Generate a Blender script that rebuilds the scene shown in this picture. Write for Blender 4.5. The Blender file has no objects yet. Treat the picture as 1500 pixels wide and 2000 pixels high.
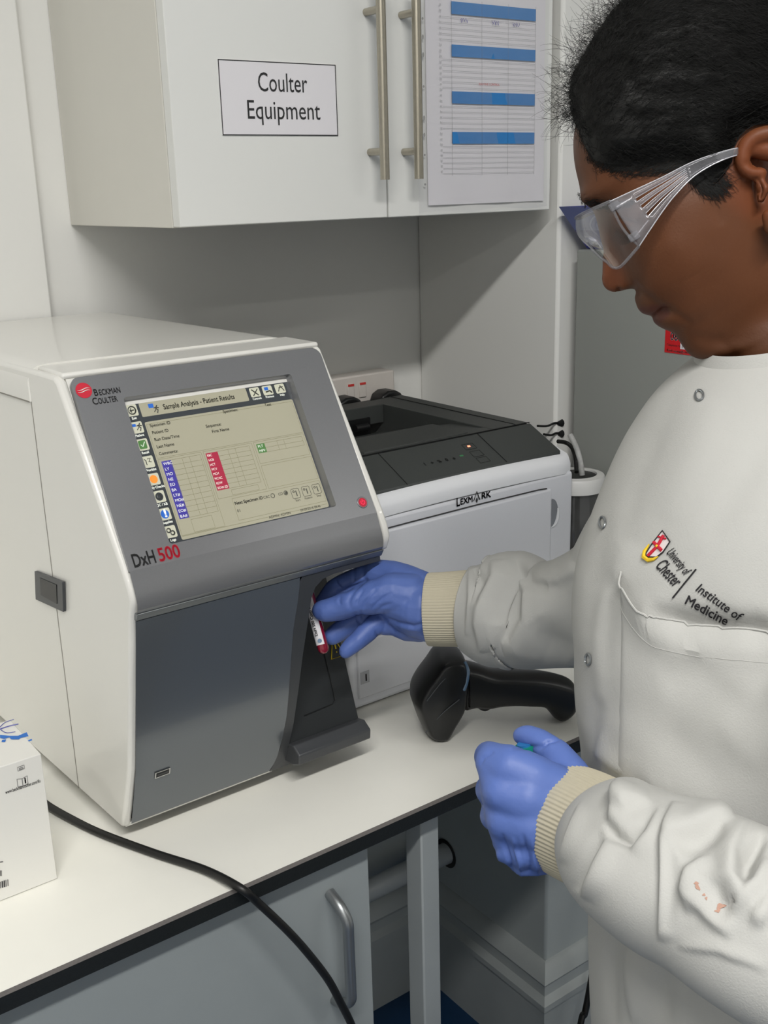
import bpy, bmesh, math, random
from mathutils import Vector, Matrix, noise
from mathutils.bvhtree import BVHTree
from math import sin, cos, radians, pi, sqrt, atan2
random.seed(7)
SC = bpy.context.scene; COL = SC.collection
# ------------------------------------------------------------------ camera
F = 2107.0; PITCH, ROLL, YAW = radians(16.75), radians(1.63), radians(36.1)
FW = Vector((sin(YAW)*cos(PITCH), cos(YAW)*cos(PITCH), -sin(PITCH)))
_r = Vector((cos(YAW), -sin(YAW), 0)); _u = _r.cross(FW)
RT = _r*cos(ROLL) - _u*sin(ROLL); UP = _u*cos(ROLL) + _r*sin(ROLL)
EYE = Vector((0, 0, 1.6))
cam_d = bpy.data.cameras.new('camera'); cam = bpy.data.objects.new('camera', cam_d); COL.objects.link(cam)
cam_d.sensor_fit = 'HORIZONTAL'; cam_d.sensor_width = 36.0; cam_d.lens = 36.0*F/1500.0
cam_d.clip_start = 0.02
M = Matrix((RT, UP, -FW)).transposed().to_4x4(); M.translation = EYE; cam.matrix_world = M
SC.camera = cam
# ------------------------------------------------------------------ light, exposure
SC.view_settings.view_transform = 'Standard'; SC.view_settings.look = 'None'
SC.view_settings.gamma = 1.0; SC.view_settings.use_curve_mapping = False
SC.view_settings.exposure = 0.30
W = bpy.data.worlds.new('world'); SC.world = W; W.use_nodes = True
W.node_tree.nodes['Background'].inputs[0].default_value = (0.86, 0.93, 1.0, 1)
W.node_tree.nodes['Background'].inputs[1].default_value = 0.3
def area(name, loc, sx, sy, power, col, rot=(0, 0, 0)):
    l = bpy.data.lights.new(name, 'AREA'); l.shape = 'RECTANGLE'; l.size = sx; l.size_y = sy
    l.energy = power; l.color = col
    o = bpy.data.objects.new(name, l); COL.objects.link(o); o.location = loc; o.rotation_euler = rot
    return o
LAMPS = [((-0.30, -0.56, 2.95), 1.5, 0.16, 46.0), ((2.4, -1.5, 2.95), 1.5, 0.16, 9.0), ((-1.3, -2.4, 2.95), 1.5, 0.16, 14.0)]  # first lamp follows the cabinet shadow; the other two are added, unseen fill
for p, sx, sy, e in LAMPS:
    area('ceiling_lamp_light', p, sx, sy, e, (1.0, 0.978, 0.94))
SC.cycles.max_bounces = 8; SC.cycles.diffuse_bounces = 4; SC.cycles.glossy_bounces = 4
SC.cycles.transmission_bounces = 8; SC.cycles.transparent_max_bounces = 16
SC.cycles.caustics_reflective = False; SC.cycles.caustics_refractive = False
SC.cycles.sample_clamp_indirect = 4.0
# ------------------------------------------------------------------ helpers
def px(x, y, ax, val):
    """point where the sight line of photo pixel (x, y) meets the plane axis ax = val"""
    d = FW + RT*((x-750)/F) + UP*((1000-y)/F)
    return EYE + d*((val-EYE[ax])/d[ax])
def pd(x, y, d):
    return EYE + (FW + RT*((x-750)/F) + UP*((1000-y)/F))*d
def tp(p):
    v = p-EYE; z = v.dot(FW)
    return (750+F*v.dot(RT)/z, 1000-F*v.dot(UP)/z)
def plane_hit(x, y, p0, n):
    d = FW + RT*((x-750)/F) + UP*((1000-y)/F)
    return EYE + d*((p0-EYE).dot(n)/d.dot(n))
def lin(c):
    return tuple((v/12.92 if v <= 0.04045 else ((v+0.055)/1.055)**2.4) for v in c)
def rgb(r, g, b): return lin((r/255, g/255, b/255))
MATS = {}
def mat(name, col, rough=0.5, metal=0.0, var=0.04, vscale=30, bump=0.0, bscale=200, spec=0.5, coat=0.0, emis=None, sheen=0, sub=0, alpha=None, bumpd=0.001, aniso=None):
    m = bpy.data.materials.new(name); m.use_nodes = True; nt = m.node_tree; N = nt.nodes; L = nt.links
    b = N['Principled BSDF']
    b.inputs['Roughness'].default_value = rough; b.inputs['Metallic'].default_value = metal
    b.inputs['Specular IOR Level'].default_value = spec
    b.inputs['Coat Weight'].default_value = coat
    tc = N.new('ShaderNodeTexCoord')
    nz = N.new('ShaderNodeTexNoise'); nz.inputs['Scale'].default_value = vscale; nz.inputs['Detail'].default_value = 4
    L.new(tc.outputs['Object'], nz.inputs['Vector'])
    mx = N.new('ShaderNodeMix'); mx.data_type = 'RGBA'
    mx.inputs['A'].default_value = tuple(c*(1-var) for c in col)+(1,)
    mx.inputs['B'].default_value = tuple(min(1, c*(1+var)) for c in col)+(1,)
    L.new(nz.outputs['Fac'], mx.inputs['Factor']); L.new(mx.outputs['Result'], b.inputs['Base Color'])
    if bump:
        n2 = N.new('ShaderNodeTexNoise'); n2.inputs['Scale'].default_value = bscale; n2.inputs['Detail'].default_value = 3
        if aniso:
            mp = N.new('ShaderNodeMapping'); mp.inputs['Scale'].default_value = aniso
            L.new(tc.outputs['Object'], mp.inputs['Vector']); L.new(mp.outputs['Vector'], n2.inputs['Vector'])
        else: L.new(tc.outputs['Object'], n2.inputs['Vector'])
        bp = N.new('ShaderNodeBump'); bp.inputs['Strength'].default_value = bump; bp.inputs['Distance'].default_value = bumpd
        L.new(n2.outputs['Fac'], bp.inputs['Height']); L.new(bp.outputs['Normal'], b.inputs['Normal'])
    if emis:
        L.new(mx.outputs['Result'], b.inputs['Emission Color']); b.inputs['Emission Strength'].default_value = emis
    if sheen: b.inputs['Sheen Weight'].default_value = sheen
    if sub:
        b.inputs['Subsurface Weight'].default_value = sub; b.inputs['Subsurface Radius'].default_value = (0.01, 0.004, 0.002)
        b.inputs['Subsurface Scale'].default_value = 0.5
    MATS[name] = m
    return m
def clear_mat(name, tint, edge=0.6, base=0.05, rough=0.05, col=(0.9, 0.9, 0.9), haze=0.0):
    """thin clear plastic: see-through with a fresnel-like sheen"""
    m = bpy.data.materials.new(name); m.use_nodes = True; nt = m.node_tree; N = nt.nodes; L = nt.links
    N.clear(); out = N.new('ShaderNodeOutputMaterial')
    t = N.new('ShaderNodeBsdfTransparent'); t.inputs[0].default_value = tint+(1,)
    g = N.new('ShaderNodeBsdfGlossy'); g.inputs['Roughness'].default_value = rough; g.inputs[0].default_value = col+(1,)
    lw = N.new('ShaderNodeLayerWeight'); lw.inputs[0].default_value = 0.35
    mr = N.new('ShaderNodeMapRange'); mr.inputs['To Min'].default_value = base; mr.inputs['To Max'].default_value = edge
    L.new(lw.outputs['Facing'], mr.inputs['Value'])
    mx = N.new('ShaderNodeMixShader'); L.new(mr.outputs['Result'], mx.inputs[0]); L.new(t.outputs[0], mx.inputs[1]); L.new(g.outputs[0], mx.inputs[2])
    last = mx
    if haze:
        d = N.new('ShaderNodeBsdfDiffuse'); d.inputs[0].default_value = col+(1,)
        nz = N.new('ShaderNodeTexNoise'); nz.inputs['Scale'].default_value = 60
        tc = N.new('ShaderNodeTexCoord'); L.new(tc.outputs['Object'], nz.inputs['Vector'])
        ma = N.new('ShaderNodeMath'); ma.operation = 'MULTIPLY'; ma.inputs[1].default_value = haze*2
        L.new(nz.outputs['Fac'], ma.inputs[0])
        m2 = N.new('ShaderNodeMixShader'); L.new(ma.outputs[0], m2.inputs[0]); L.new(mx.outputs[0], m2.inputs[1]); L.new(d.outputs[0], m2.inputs[2])
        last = m2
    L.new(last.outputs[0], out.inputs['Surface']); MATS[name] = m
    return m

def origin(o):
    v = Vector((0, 0, 0))
    while o is not None: v = v + o.location; o = o.parent
    return v
def link(name, me, m=None, parent=None):
    o = bpy.data.objects.new(name, me); COL.objects.link(o)
    if parent is not None:
        off = origin(parent); me.transform(Matrix.Translation(-off)); o.parent = parent
    if m is not None:
        for mm in (m if isinstance(m, (list, tuple)) else [m]): me.materials.append(mm)
    return o
def tag(o, label, cat, group=None, kind=None):
    if label: o['label'] = label
    if cat: o['category'] = cat
    if group: o['group'] = group
    if kind: o['kind'] = kind
    return o
def thing(name, loc, label, cat, group=None):
    o = bpy.data.objects.new(name, None); COL.objects.link(o); o.location = loc; o.empty_display_size = 0.05
    return tag(o, label, cat, group)
def recenter(o):
    """move a top-level mesh's origin to the middle of its base"""
    me = o.data; xs = [v.co for v in me.vertices]
    c = Vector(((min(v.x for v in xs)+max(v.x for v in xs))/2, (min(v.y for v in xs)+max(v.y for v in xs))/2, min(v.z for v in xs)))
    me.transform(Matrix.Translation(-c)); o.location = c
    return o
class MB:
    def __init__(s): s.v = []; s.f = []; s.mi = []; s.cur = 0
    def add(s, vs, fs):
        n = len(s.v); s.v += [tuple(v) for v in vs]; s.f += [tuple(n+i for i in f) for f in fs]; s.mi += [s.cur]*len(fs)
        return s
    def box(s, a, b):
        x0, y0, z0 = a; x1, y1, z1 = b
        return s.add([(x0,y0,z0),(x1,y0,z0),(x1,y1,z0),(x0,y1,z0),(x0,y0,z1),(x1,y0,z1),(x1,y1,z1),(x0,y1,z1)],
                     [(3,2,1,0),(4,5,6,7),(0,1,5,4),(1,2,6,5),(2,3,7,6),(3,0,4,7)])
    def quad(s, a, b, c, d): return s.add([a, b, c, d], [(0, 1, 2, 3)])
    def poly(s, pts): return s.add(pts, [tuple(range(len(pts)))])
    def slab(s, pts, off):
        """polygon pts thickened by vector off"""
        n = len(pts); q = [Vector(p)+off for p in pts]
        return s.add(list(pts)+q, [tuple(range(n))[::-1], tuple(range(n, 2*n))]+[(i, (i+1) % n, n+(i+1) % n, n+i) for i in range(n)])
    def tube(s, pts, r, n=12, cap=True, closed=False):
        pts = [Vector(p) for p in pts]; k = len(pts); rs = r if isinstance(r, (list, tuple)) else [r]*k
        t0 = (pts[1]-pts[0]).normalized(); up = Vector((0, 0, 1)) if abs(t0.z) < 0.9 else Vector((1, 0, 0))
        a = t0.cross(up).normalized(); vs = []
        for i in range(k):
            if closed: t = (pts[(i+1) % k]-pts[i-1]).normalized()
            else: t = (pts[min(i+1, k-1)]-pts[max(i-1, 0)]).normalized()
            a = (a-t*a.dot(t)).normalized(); b = t.cross(a)
            for j in range(n):
                an = 2*pi*j/n; vs.append(pts[i]+(a*cos(an)+b*sin(an))*rs[i])
        fs = [(i*n+j, i*n+(j+1) % n, ((i+1) % k)*n+(j+1) % n, ((i+1) % k)*n+j) for i in range(k if closed else k-1) for j in range(n)]
        if cap and not closed: fs += [tuple(range(n))[::-1], tuple(range((k-1)*n, k*n))]
        return s.add(vs, fs)
    def lathe(s, c, prof, n=32, ax=2):
        vs = []; c = Vector(c)
        for r, h in prof:
            for j in range(n):
                a = 2*pi*j/n; p = [r*cos(a), r*sin(a)]
                q = {2: (p[0], p[1], h), 1: (p[0], h, p[1]), 0: (h, p[0], p[1])}[ax]
                vs.append(c+Vector(q))
        k = len(prof)
        return s.add(vs, [(i*n+j, i*n+(j+1) % n, (i+1)*n+(j+1) % n, (i+1)*n+j) for i in range(k-1) for j in range(n)])
    def ball(s, c, r, n=12, sc=(1, 1, 1), rot=None):
        vs = []; fs = []; c = Vector(c)
        for i in range(n+1):
            th = pi*i/n
            for j in range(2*n):
                ph = pi*j/n; v = Vector((sin(th)*cos(ph)*sc[0], sin(th)*sin(ph)*sc[1], cos(th)*sc[2]))*r
                if rot: v = rot @ v
                vs.append(c+v)
        m = 2*n
        for i in range(n):
            for j in range(m): fs.append((i*m+j, i*m+(j+1) % m, (i+1)*m+(j+1) % m, (i+1)*m+j))
        return s.add(vs, fs)
    def chain(s, pts, rs, n=8):
        """string of balls for voxel union"""
        for i in range(len(pts)-1):
            a, b = Vector(pts[i]), Vector(pts[i+1]); ra, rb = rs[i], rs[i+1]
            k = max(2, int((b-a).length/(min(ra, rb)*0.22))+1)
            for j in range(k+1):
                t = j/k; s.ball(a.lerp(b, t), ra+(rb-ra)*t, n)
        return s
    def grid(s, rows, closed=True, cap=False):
        k = len(rows); n = len(rows[0]); vs = [p for r in rows for p in r]
        jn = n if closed else n-1
        fs = [(i*n+j, i*n+(j+1) % n, (i+1)*n+(j+1) % n, (i+1)*n+j) for i in range(k-1) for j in range(jn)]
        if cap: fs += [tuple(range(n))[::-1], tuple(range((k-1)*n, k*n))]
        return s.add(vs, fs)
    def clusters(s, gap):
        """separate pieces (islands closer than gap stay together), each its own builder"""
        par = list(range(len(s.v)))
        def find(a):
            while par[a] != a: par[a] = par[par[a]]; a = par[a]
            return a
        for f in s.f:
            r = find(f[0])
            for a in f[1:]: par[find(a)] = r
        isl = {}
        for f in s.f: isl.setdefault(find(f[0]), []).append(f)
        B = []
        for fl in isl.values():
            vs = {a for f in fl for a in f}; co = [s.v[a] for a in vs]
            B.append([[min(c[i] for c in co)-gap/2 for i in range(3)], [max(c[i] for c in co)+gap/2 for i in range(3)], fl])
        ch = True
        while ch:
            ch = False; i = 0
            while i < len(B):
                j = i+1
                while j < len(B):
                    a, b = B[i], B[j]
                    if all(a[0][k] <= b[1][k] and b[0][k] <= a[1][k] for k in range(3)):
                        B[i] = [[min(a[0][k], b[0][k]) for k in range(3)], [max(a[1][k], b[1][k]) for k in range(3)], a[2]+b[2]]; B.pop(j); ch = True
                    else: j += 1
                i += 1
        out = []
        for b in B:
            ids = sorted({a for f in b[2] for a in f}); mp = {a: k for k, a in enumerate(ids)}
            q = MB(); q.add([s.v[a] for a in ids], [tuple(mp[a] for a in f) for f in b[2]]); out.append(q)
        return out
    def mesh(s, name):
        me = bpy.data.meshes.new(name); me.from_pydata(s.v, [], s.f)
        me.polygons.foreach_set('material_index', s.mi); me.update(); return me
    def build(s, name, m, parent=None, smooth=False, bevel=0, seg=2, ang=35, fix=True, split=None):
        if split is not None:
            last = None
            for q in s.clusters(split): last = q.build(name, m, parent, smooth, bevel, seg, ang, fix)
            return last
        me = s.mesh(name)
        if fix:
            bm = bmesh.new(); bm.from_mesh(me); bmesh.ops.remove_doubles(bm, verts=bm.verts, dist=1e-6)
            bmesh.ops.recalc_face_normals(bm, faces=bm.faces); bm.to_mesh(me); bm.free()
        o = link(name, me, m, parent)
        if bevel:
            md = o.modifiers.new('bevel', 'BEVEL'); md.width = bevel; md.segments = seg; md.limit_method = 'ANGLE'; md.angle_limit = radians(30)
            md.harden_normals = False
        if smooth or bevel:
            me.shade_smooth(); me.set_sharp_from_angle(angle=radians(ang if not bevel else 60))
        if parent is None: recenter(o)
        return o
def spline(pts, n):
    """Catmull-Rom through tuples, n samples per span"""
    P = [Vector(p) for p in pts]; out = []
    for i in range(len(P)-1):
        p0 = P[max(i-1, 0)]; p1 = P[i]; p2 = P[i+1]; p3 = P[min(i+2, len(P)-1)]
        for j in range(n):
            t = j/n
            out.append(0.5*((2*p1)+(p2-p0)*t+(2*p0-5*p1+4*p2-p3)*t*t+(3*p1-p0-3*p2+p3)*t**3))
    out.append(P[-1]); return out
def interp(tab, x):
    """smooth table lookup, tab = [(x, a, b, ...)] sorted"""
    if x <= tab[0][0]: return tab[0][1:]
    if x >= tab[-1][0]: return tab[-1][1:]
    for i in range(len(tab)-1):
        if tab[i][0] <= x <= tab[i+1][0]:
            x0, x1 = tab[i][0], tab[i+1][0]; t = (x-x0)/(x1-x0)
            res = []
            for k in range(1, len(tab[0])):
                y0, y1 = tab[i][k], tab[i+1][k]
                m0 = (y1-tab[i-1][k])/(x1-tab[i-1][0])*(x1-x0) if i > 0 else y1-y0
                m1 = (tab[i+2][k]-y0)/(tab[i+2][0]-x0)*(x1-x0) if i+2 < len(tab) else y1-y0
                res.append((2*t**3-3*t*t+1)*y0+(t**3-2*t*t+t)*m0+(-2*t**3+3*t*t)*y1+(t**3-t*t)*m1)
            return tuple(res)
def sstep(a, b, x):
    t = max(0, min(1, (x-a)/(b-a))); return t*t*(3-2*t)
def evaluated(me, mods):
    o = bpy.data.objects.new('tmp', me); COL.objects.link(o)
    for t, kw in mods:
        md = o.modifiers.new(t, t)
        for k, v in kw.items(): setattr(md, k, v)
    dg = bpy.context.evaluated_depsgraph_get(); dg.update()
    r = bpy.data.meshes.new_from_object(o.evaluated_get(dg)); bpy.data.objects.remove(o)
    return r
def blob(mb, voxel, smooth=6, factor=0.5):
    me = mb.mesh('blob')
    r = evaluated(me, [('REMESH', dict(mode='VOXEL', voxel_size=voxel, use_smooth_shade=True)), ('SMOOTH', dict(factor=factor, iterations=smooth))])
    r.shade_smooth(); return r
_T = {}
def text2d(s):
    """flat letter outlines of a string: verts (x, y) and faces, size 1"""
    if s in _T: return _T[s]
    c = bpy.data.curves.new('t', 'FONT'); c.body = s; c.size = 1.0; c.resolution_u = 3
    o = bpy.data.objects.new('t', c); COL.objects.link(o)
    dg = bpy.context.evaluated_depsgraph_get(); dg.update()
    me = bpy.data.meshes.new_from_object(o.evaluated_get(dg)); bpy.data.objects.remove(o)
    _T[s] = ([(v.co.x, v.co.y) for v in me.vertices], [tuple(p.vertices) for p in me.polygons])
    return _T[s]
def put_text(mb, s, o, ux, uy, size, sx=1.0, align='L', shear=0.0, bold=0.0, fit=None):
    vs, fs = text2d(s)
    if not vs: return
    w = max(v[0] for v in vs); o = Vector(o)
    if fit: sx = fit/(w*size)
    off = 0 if align == 'L' else (-w/2 if align == 'C' else -w)
    offs = [(0, 0)] if not bold else [(-bold, -bold), (bold, -bold), (bold, bold), (-bold, bold)]
    for (bx, by) in offs:
        mb.add([o+ux*((x+off+y*shear+bx)*size*sx)+uy*((y+by)*size) for x, y in vs], fs)
def segdist(p, a, b):
    abx, aby = b[0]-a[0], b[1]-a[1]; l = abx*abx+aby*aby
    t = 0 if l == 0 else max(0, min(1, ((p[0]-a[0])*abx+(p[1]-a[1])*aby)/l))
    return math.hypot(p[0]-a[0]-t*abx, p[1]-a[1]-t*aby), t
def fold_height(q, strokes):
    """q in photo units; strokes = [(polyline, width, amplitude)] -> height in metres"""
    h = 0
    for pl, w, a in strokes:
        best = 1e9; bt = 0; n = len(pl)-1
        for i in range(n):
            d, t = segdist(q, pl[i], pl[i+1])
            if d < best:
                best = d; bt = (i+t)/n; A, B = pl[i], pl[i+1]
                sgn = (B[0]-A[0])*(q[1]-A[1])-(B[1]-A[1])*(q[0]-A[0])
        w = w*(1.0 if w < 4.5 else 1.0+0.4*sin(pi*bt))
        if a > 0.0029 and w > 4.5: w = w*(0.62 if sgn > 0 else 2.1)
        if best < 3*w:
            h += a*math.exp(-(best/w)**2)*max(0, sin(pi*bt))**0.6*(1 if w < 4.5 else 0.8)
    return h
def displace(me, strokes, side=None, amp=0, sc=20, mask=None):
    nr = [v.normal.copy() for v in me.vertices]
    for v, n in zip(me.vertices, nr):
        co = v.co
        h = 0
        if side is None or (co-EYE).normalized().dot(n) < side: h = fold_height(tp(co), strokes)
        if amp: h += amp*noise.noise(co*sc)
        if mask: h *= mask(co)
        v.co = co+n*h
    me.update()
# ------------------------------------------------------------------ materials
WALL = mat('wall_paint', rgb(228, 228, 225), 0.7, var=0.02, vscale=3, bump=0.25, bscale=120, bumpd=0.0006)
WALLSHADE = mat('lower_wall_shaded', rgb(186, 193, 193), 0.6, var=0.03, vscale=3, bump=0.2, bscale=100, bumpd=0.0006)  # wall paint darkened, with the shade under the bench put in its colour
CEIL = mat('ceiling_paint', rgb(232, 231, 226), 0.8)
VINYL = mat('floor_vinyl', rgb(24, 62, 100), 0.45, var=0.12, vscale=60)
WHITE = mat('white_laminate', rgb(226, 227, 224), 0.42, var=0.01, vscale=8, bump=0.1, bscale=300, bumpd=0.0003)
SIDEP = mat('cabinet_side_laminate', rgb(216, 214, 206), 0.5, var=0.015)
BENCHM = mat('bench_laminate', rgb(244, 243, 235), 0.33, var=0.012, vscale=40)
EDGE = mat('bench_core', rgb(24, 27, 27), 0.5, var=0.35, vscale=260, bump=0.3, bscale=500)
CHAMF = mat('bench_chamfer', rgb(96, 92, 90), 0.7, var=0.25, vscale=400)
GREYCAB = mat('grey_cabinet', rgb(148, 155, 157), 0.5, var=0.02)
STEEL = mat('brushed_steel', rgb(178, 172, 158), 0.3, 1.0, var=0.08, vscale=200, bump=0.1, bscale=300, aniso=(1, 1, 0.03))
DSTEEL = mat('satin_handle', rgb(150, 154, 156), 0.35, 0.8)
LEGM = mat('leg_paint', rgb(158, 164, 166), 0.5)
PAPER = mat('paper', rgb(226, 224, 228), 0.75, var=0.01)
INK = mat('black_ink', rgb(38, 38, 40), 0.6)
INKL = mat('grey_ink', rgb(150, 150, 152), 0.7)
BLUEINK = mat('blue_print', rgb(40, 122, 190), 0.6, var=0.05, vscale=80)
PENINK = mat('pen_ink', rgb(96, 92, 165), 0.6)
REDINK = mat('red_print', rgb(205, 62, 66), 0.6)
SHELL = mat('analyzer_white', rgb(226, 225, 220), 0.28, var=0.008, coat=0.3)
BEZEL = mat('analyzer_grey_metallic', rgb(138, 139, 142), 0.33, 0.55, var=0.05, vscale=900, coat=0.25)
PANEL = mat('analyzer_front_panel', rgb(112, 117, 122), 0.22, 0.5, var=0.04, vscale=900, coat=0.35)
DARKP = mat('dark_grey_plastic', rgb(66, 68, 71), 0.4, 0.1, var=0.05, vscale=600)
RECESS = mat('recess_black_plastic', rgb(36, 39, 41), 0.45, var=0.05, vscale=400)
BLACK = mat('black_plastic', rgb(18, 19, 20), 0.4, var=0.08, vscale=100)
RUBBER = mat('black_rubber', rgb(20, 20, 19), 0.45, var=0.1, vscale=60)
CHROME = mat('chrome', rgb(200, 200, 200), 0.2, 1.0)
REDLOGO = mat('logo_red', rgb(200, 20, 50), 0.45)
REDBTN = mat('power_button_red', rgb(190, 14, 50), 0.35, coat=0.5)
REDGLOW = mat('power_symbol_red', rgb(250, 50, 90), 0.4, emis=0.6)
PRBODY = mat('printer_light_grey', rgb(218, 220, 226), 0.45, var=0.02, vscale=500)
PRRIM = mat('printer_rim', rgb(226, 228, 232), 0.42, var=0.01)
PRTOP = mat('printer_charcoal', rgb(60, 63, 62), 0.5, var=0.05, vscale=500, bump=0.15, bscale=900, bumpd=0.0003)
FRIDGE = mat('fridge_grey_enamel', rgb(150, 153, 149), 0.42, var=0.02, vscale=10)
STICK = mat('red_sticker', rgb(205, 26, 34), 0.5)
NAVY = mat('blue_bin_plastic', rgb(48, 54, 140), 0.35, var=0.05)
NAVYL = mat('blue_bin_light', rgb(112, 122, 176), 0.4, var=0.05)
JARLID = mat('jar_lid_white', rgb(226, 226, 224), 0.4)
SOCKET = mat('socket_white', rgb(208, 202, 196), 0.35)
REDSW = mat('switch_red', rgb(200, 60, 55), 0.4)
SCANB = mat('scanner_black', rgb(22, 23, 24), 0.36, var=0.1, vscale=300, bump=0.15, bscale=1200, bumpd=0.0002)
SCANW = mat('scanner_blue_strip', rgb(90, 120, 150), 0.15, coat=0.8)
YEL = mat('warning_yellow', rgb(232, 200, 40), 0.5)
CART = mat('carton_white', rgb(228, 227, 222), 0.45, var=0.01)
CBLUE = mat('carton_blue', rgb(40, 112, 200), 0.45, var=0.05)
CPURP = mat('carton_violet_line', rgb(86, 92, 160), 0.45)
PIPE = mat('white_pipe', rgb(186, 192, 194), 0.4)
CLEAR = clear_mat('clear_plastic_sleeve', (0.97, 0.97, 0.98), 0.35, 0.03, 0.12)
JARP = clear_mat('smoky_clear_jar', (0.42, 0.43, 0.43), 0.5, 0.06, 0.08, haze=0.06)
HOSE = clear_mat('clear_hose', (0.75, 0.76, 0.74), 0.7, 0.15, 0.2, haze=0.3)
LENS = clear_mat('clear_lens', (0.93, 0.94, 0.95), 0.5, 0.025, 0.03, col=(1, 1, 1), haze=0.0)
TEMPLE = clear_mat('frosted_temple', (0.80, 0.80, 0.82), 0.3, 0.03, 0.2, col=(0.55, 0.55, 0.58), haze=0.12)
LEDGE = mat('lens_edge', rgb(225, 225, 230), 0.15, spec=0.8, var=0.02)
DIFF = mat('lamp_diffuser', (1, 0.97, 0.9), 0.5, emis=3.0)
# ------------------------------------------------------------------ the room
WY = 1.51; SX = 1.19
def struct(name, mb, m, **k):
    o = mb.build(name, m, None, **k); o['kind'] = 'structure'; return o
struct('floor', MB().box((-2.2, -3.2, -0.05), (3.4, 1.7, 0)), VINYL)
struct('ceiling', MB().box((-2.2, -3.2, 3.02), (3.4, 1.7, 3.08)), CEIL)
mb = MB().box((-2.2, WY, 0.93), (3.4, WY+0.12, 3.02)); mb.cur = 1; mb.box((-2.2, WY, 0), (3.4, WY+0.12, 0.93))
struct('wall_back', mb, [WALL, WALLSHADE])
mb = MB().box((SX, 1.172, 0.93), (3.4, WY, 3.02)); mb.cur = 1; mb.box((SX, 1.172, 0), (3.4, WY, 0.93))
struct('wall_right', mb, [WALL, WALLSHADE], bevel=0.005)
struct('wall_left', MB().box((-2.3, -3.2, 0), (-2.2, 1.7, 3.02)), WALL)
struct('wall_front', MB().box((-2.2, -3.3, 0), (3.4, -3.2, 3.02)), WALL)
struct('wall_far_right', MB().box((3.4, -3.2, 0), (3.5, 1.7, 3.02)), WALL)
struct('trim_1', MB().box((0.10, 1.490, 0.93), (0.528, WY, 3.02)), WALL, bevel=0.003)
# skirting: a moulded profile carried along the alcove and round the breast
SK = [(0.0, 0), (0.022, 0), (0.022, 0.155), (0.030, 0.160), (0.030, 0.172), (0.018, 0.182), (0.018, 0.202), (0.024, 0.212), (0.016, 0.228), (0.005, 0.238), (0.0, 0.240)]
def skirting(name, path):
    rows = [[Vector((x+nx*d, y+ny*d, z)) for d, z in SK] for x, y, nx, ny in path]
    struct(name, MB().grid(rows, closed=False), mat(name+'_paint', rgb(182, 188, 188), 0.4), smooth=True, ang=25)
skirting('baseboard_back', [(-2.2, WY, 0, -1), (SX, WY, -1, -1)])
skirting('baseboard_right', [(SX, WY, -1, -1), (SX, 1.172, -1, -1), (3.4, 1.172, 0, -1)])
for i, (p, sx, sy, e) in enumerate(LAMPS):
    t = thing('ceiling_light', (p[0], p[1], 3.02), 'white ceiling strip light, %s' % ['above the bench end with the analyzer', 'added as unseen fill on the far right of the room', 'added as unseen fill at the back of the room behind the camera'][i], 'light')
    MB().box((p[0]-sx/2-.03, p[1]-sy/2-.03, 2.98), (p[0]+sx/2+.03, p[1]+sy/2+.03, 3.02)).build('housing', CEIL, t, bevel=0.004)
    MB().box((p[0]-sx/2, p[1]-sy/2, 2.962), (p[0]+sx/2, p[1]+sy/2, 2.98)).build('diffuser', DIFF, t)
# ------------------------------------------------------------------ bench
ZB = 0.95; BF = 0.818
t = thing('laboratory_bench', (0.9, 1.16, 0), 'long white laboratory bench top with a black edge on a grey leg', 'bench')
mb = MB().box((-1.2, BF+0.0025, 0.947), (2.6, 1.171, ZB)).box((-1.2, 1.171, 0.947), (SX-0.001, WY-0.001, ZB))
mb.build('laminate_top', BENCHM, t)
mb = MB().box((-1.2, BF, 0.930), (2.6, 1.171, 0.9465)).box((-1.2, 1.171, 0.930), (SX-0.001, WY-0.001, 0.9465)); mb.build('black_core', EDGE, t)
mb = MB(); mb.slab([(-1.2, BF, 0.9466), (-1.2, BF+0.0025, 0.9498), (-1.2, BF+0.0025, 0.9466)], Vector((3.8, 0, 0))); mb.build('edge_chamfer', CHAMF, t)
for x in (0.653, 1.75): MB().box((x, 0.842, 0), (x+0.026, 0.872, 0.930)).build('leg', LEGM, t, bevel=0.002)
for x in (0.653, 1.75): MB().box((x, 1.12, 0), (x+0.026, 1.15, 0.930)).build('leg', LEGM, t, bevel=0.002) if x > 1 else None
MB().box((0.68, 1.46, 0.89), (1.18, 1.48, 0.93)).build('rail', LEGM, t)
# base cabinet
t = thing('base_cabinet', (0.23, 1.1, 0), 'grey base cabinet with a bow handle under the left end of the bench', 'cabinet')
MB().box((-0.02, 0.86, 0.12), (0.578, 1.43, 0.929)).build('body', GREYCAB, t, bevel=0.001)
MB().box((0.0, 0.90, 0.0), (0.56, 1.40, 0.12)).build('plinth', GREYCAB, t)
d = MB().box((-0.02, 0.84, 0.125), (0.578, 0.8585, 0.927)).build('door', GREYCAB, t, bevel=0.0015)
hp = spline([(0.526, 0.84, 0.879), (0.527, 0.822, 0.871), (0.529, 0.812, 0.857), (0.529, 0.811, 0.84), (0.529, 0.811, 0.80), (0.529, 0.811, 0.772), (0.529, 0.812, 0.758), (0.527, 0.822, 0.747), (0.526, 0.84, 0.741)], 5)
MB().tube(hp, 0.0062, 14).build('handle', DSTEEL, d, smooth=True)
# water pipe through the wall
mb = MB().tube([(-0.5, 1.452, 0.318), (SX-0.0, 1.452, 0.318)], 0.021, 20)
tag(mb.build('water_pipe', PIPE, None, smooth=True), 'pale pipe running low along the wall under the bench into a rough hole', 'pipe')
mb = MB().lathe((SX-0.0015, 1.452, 0.318), [(0.0215, 0), (0.0305, 0)], 24, ax=0)
o = mb.build('trim_2', BLACK); o['kind'] = 'structure'
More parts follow.
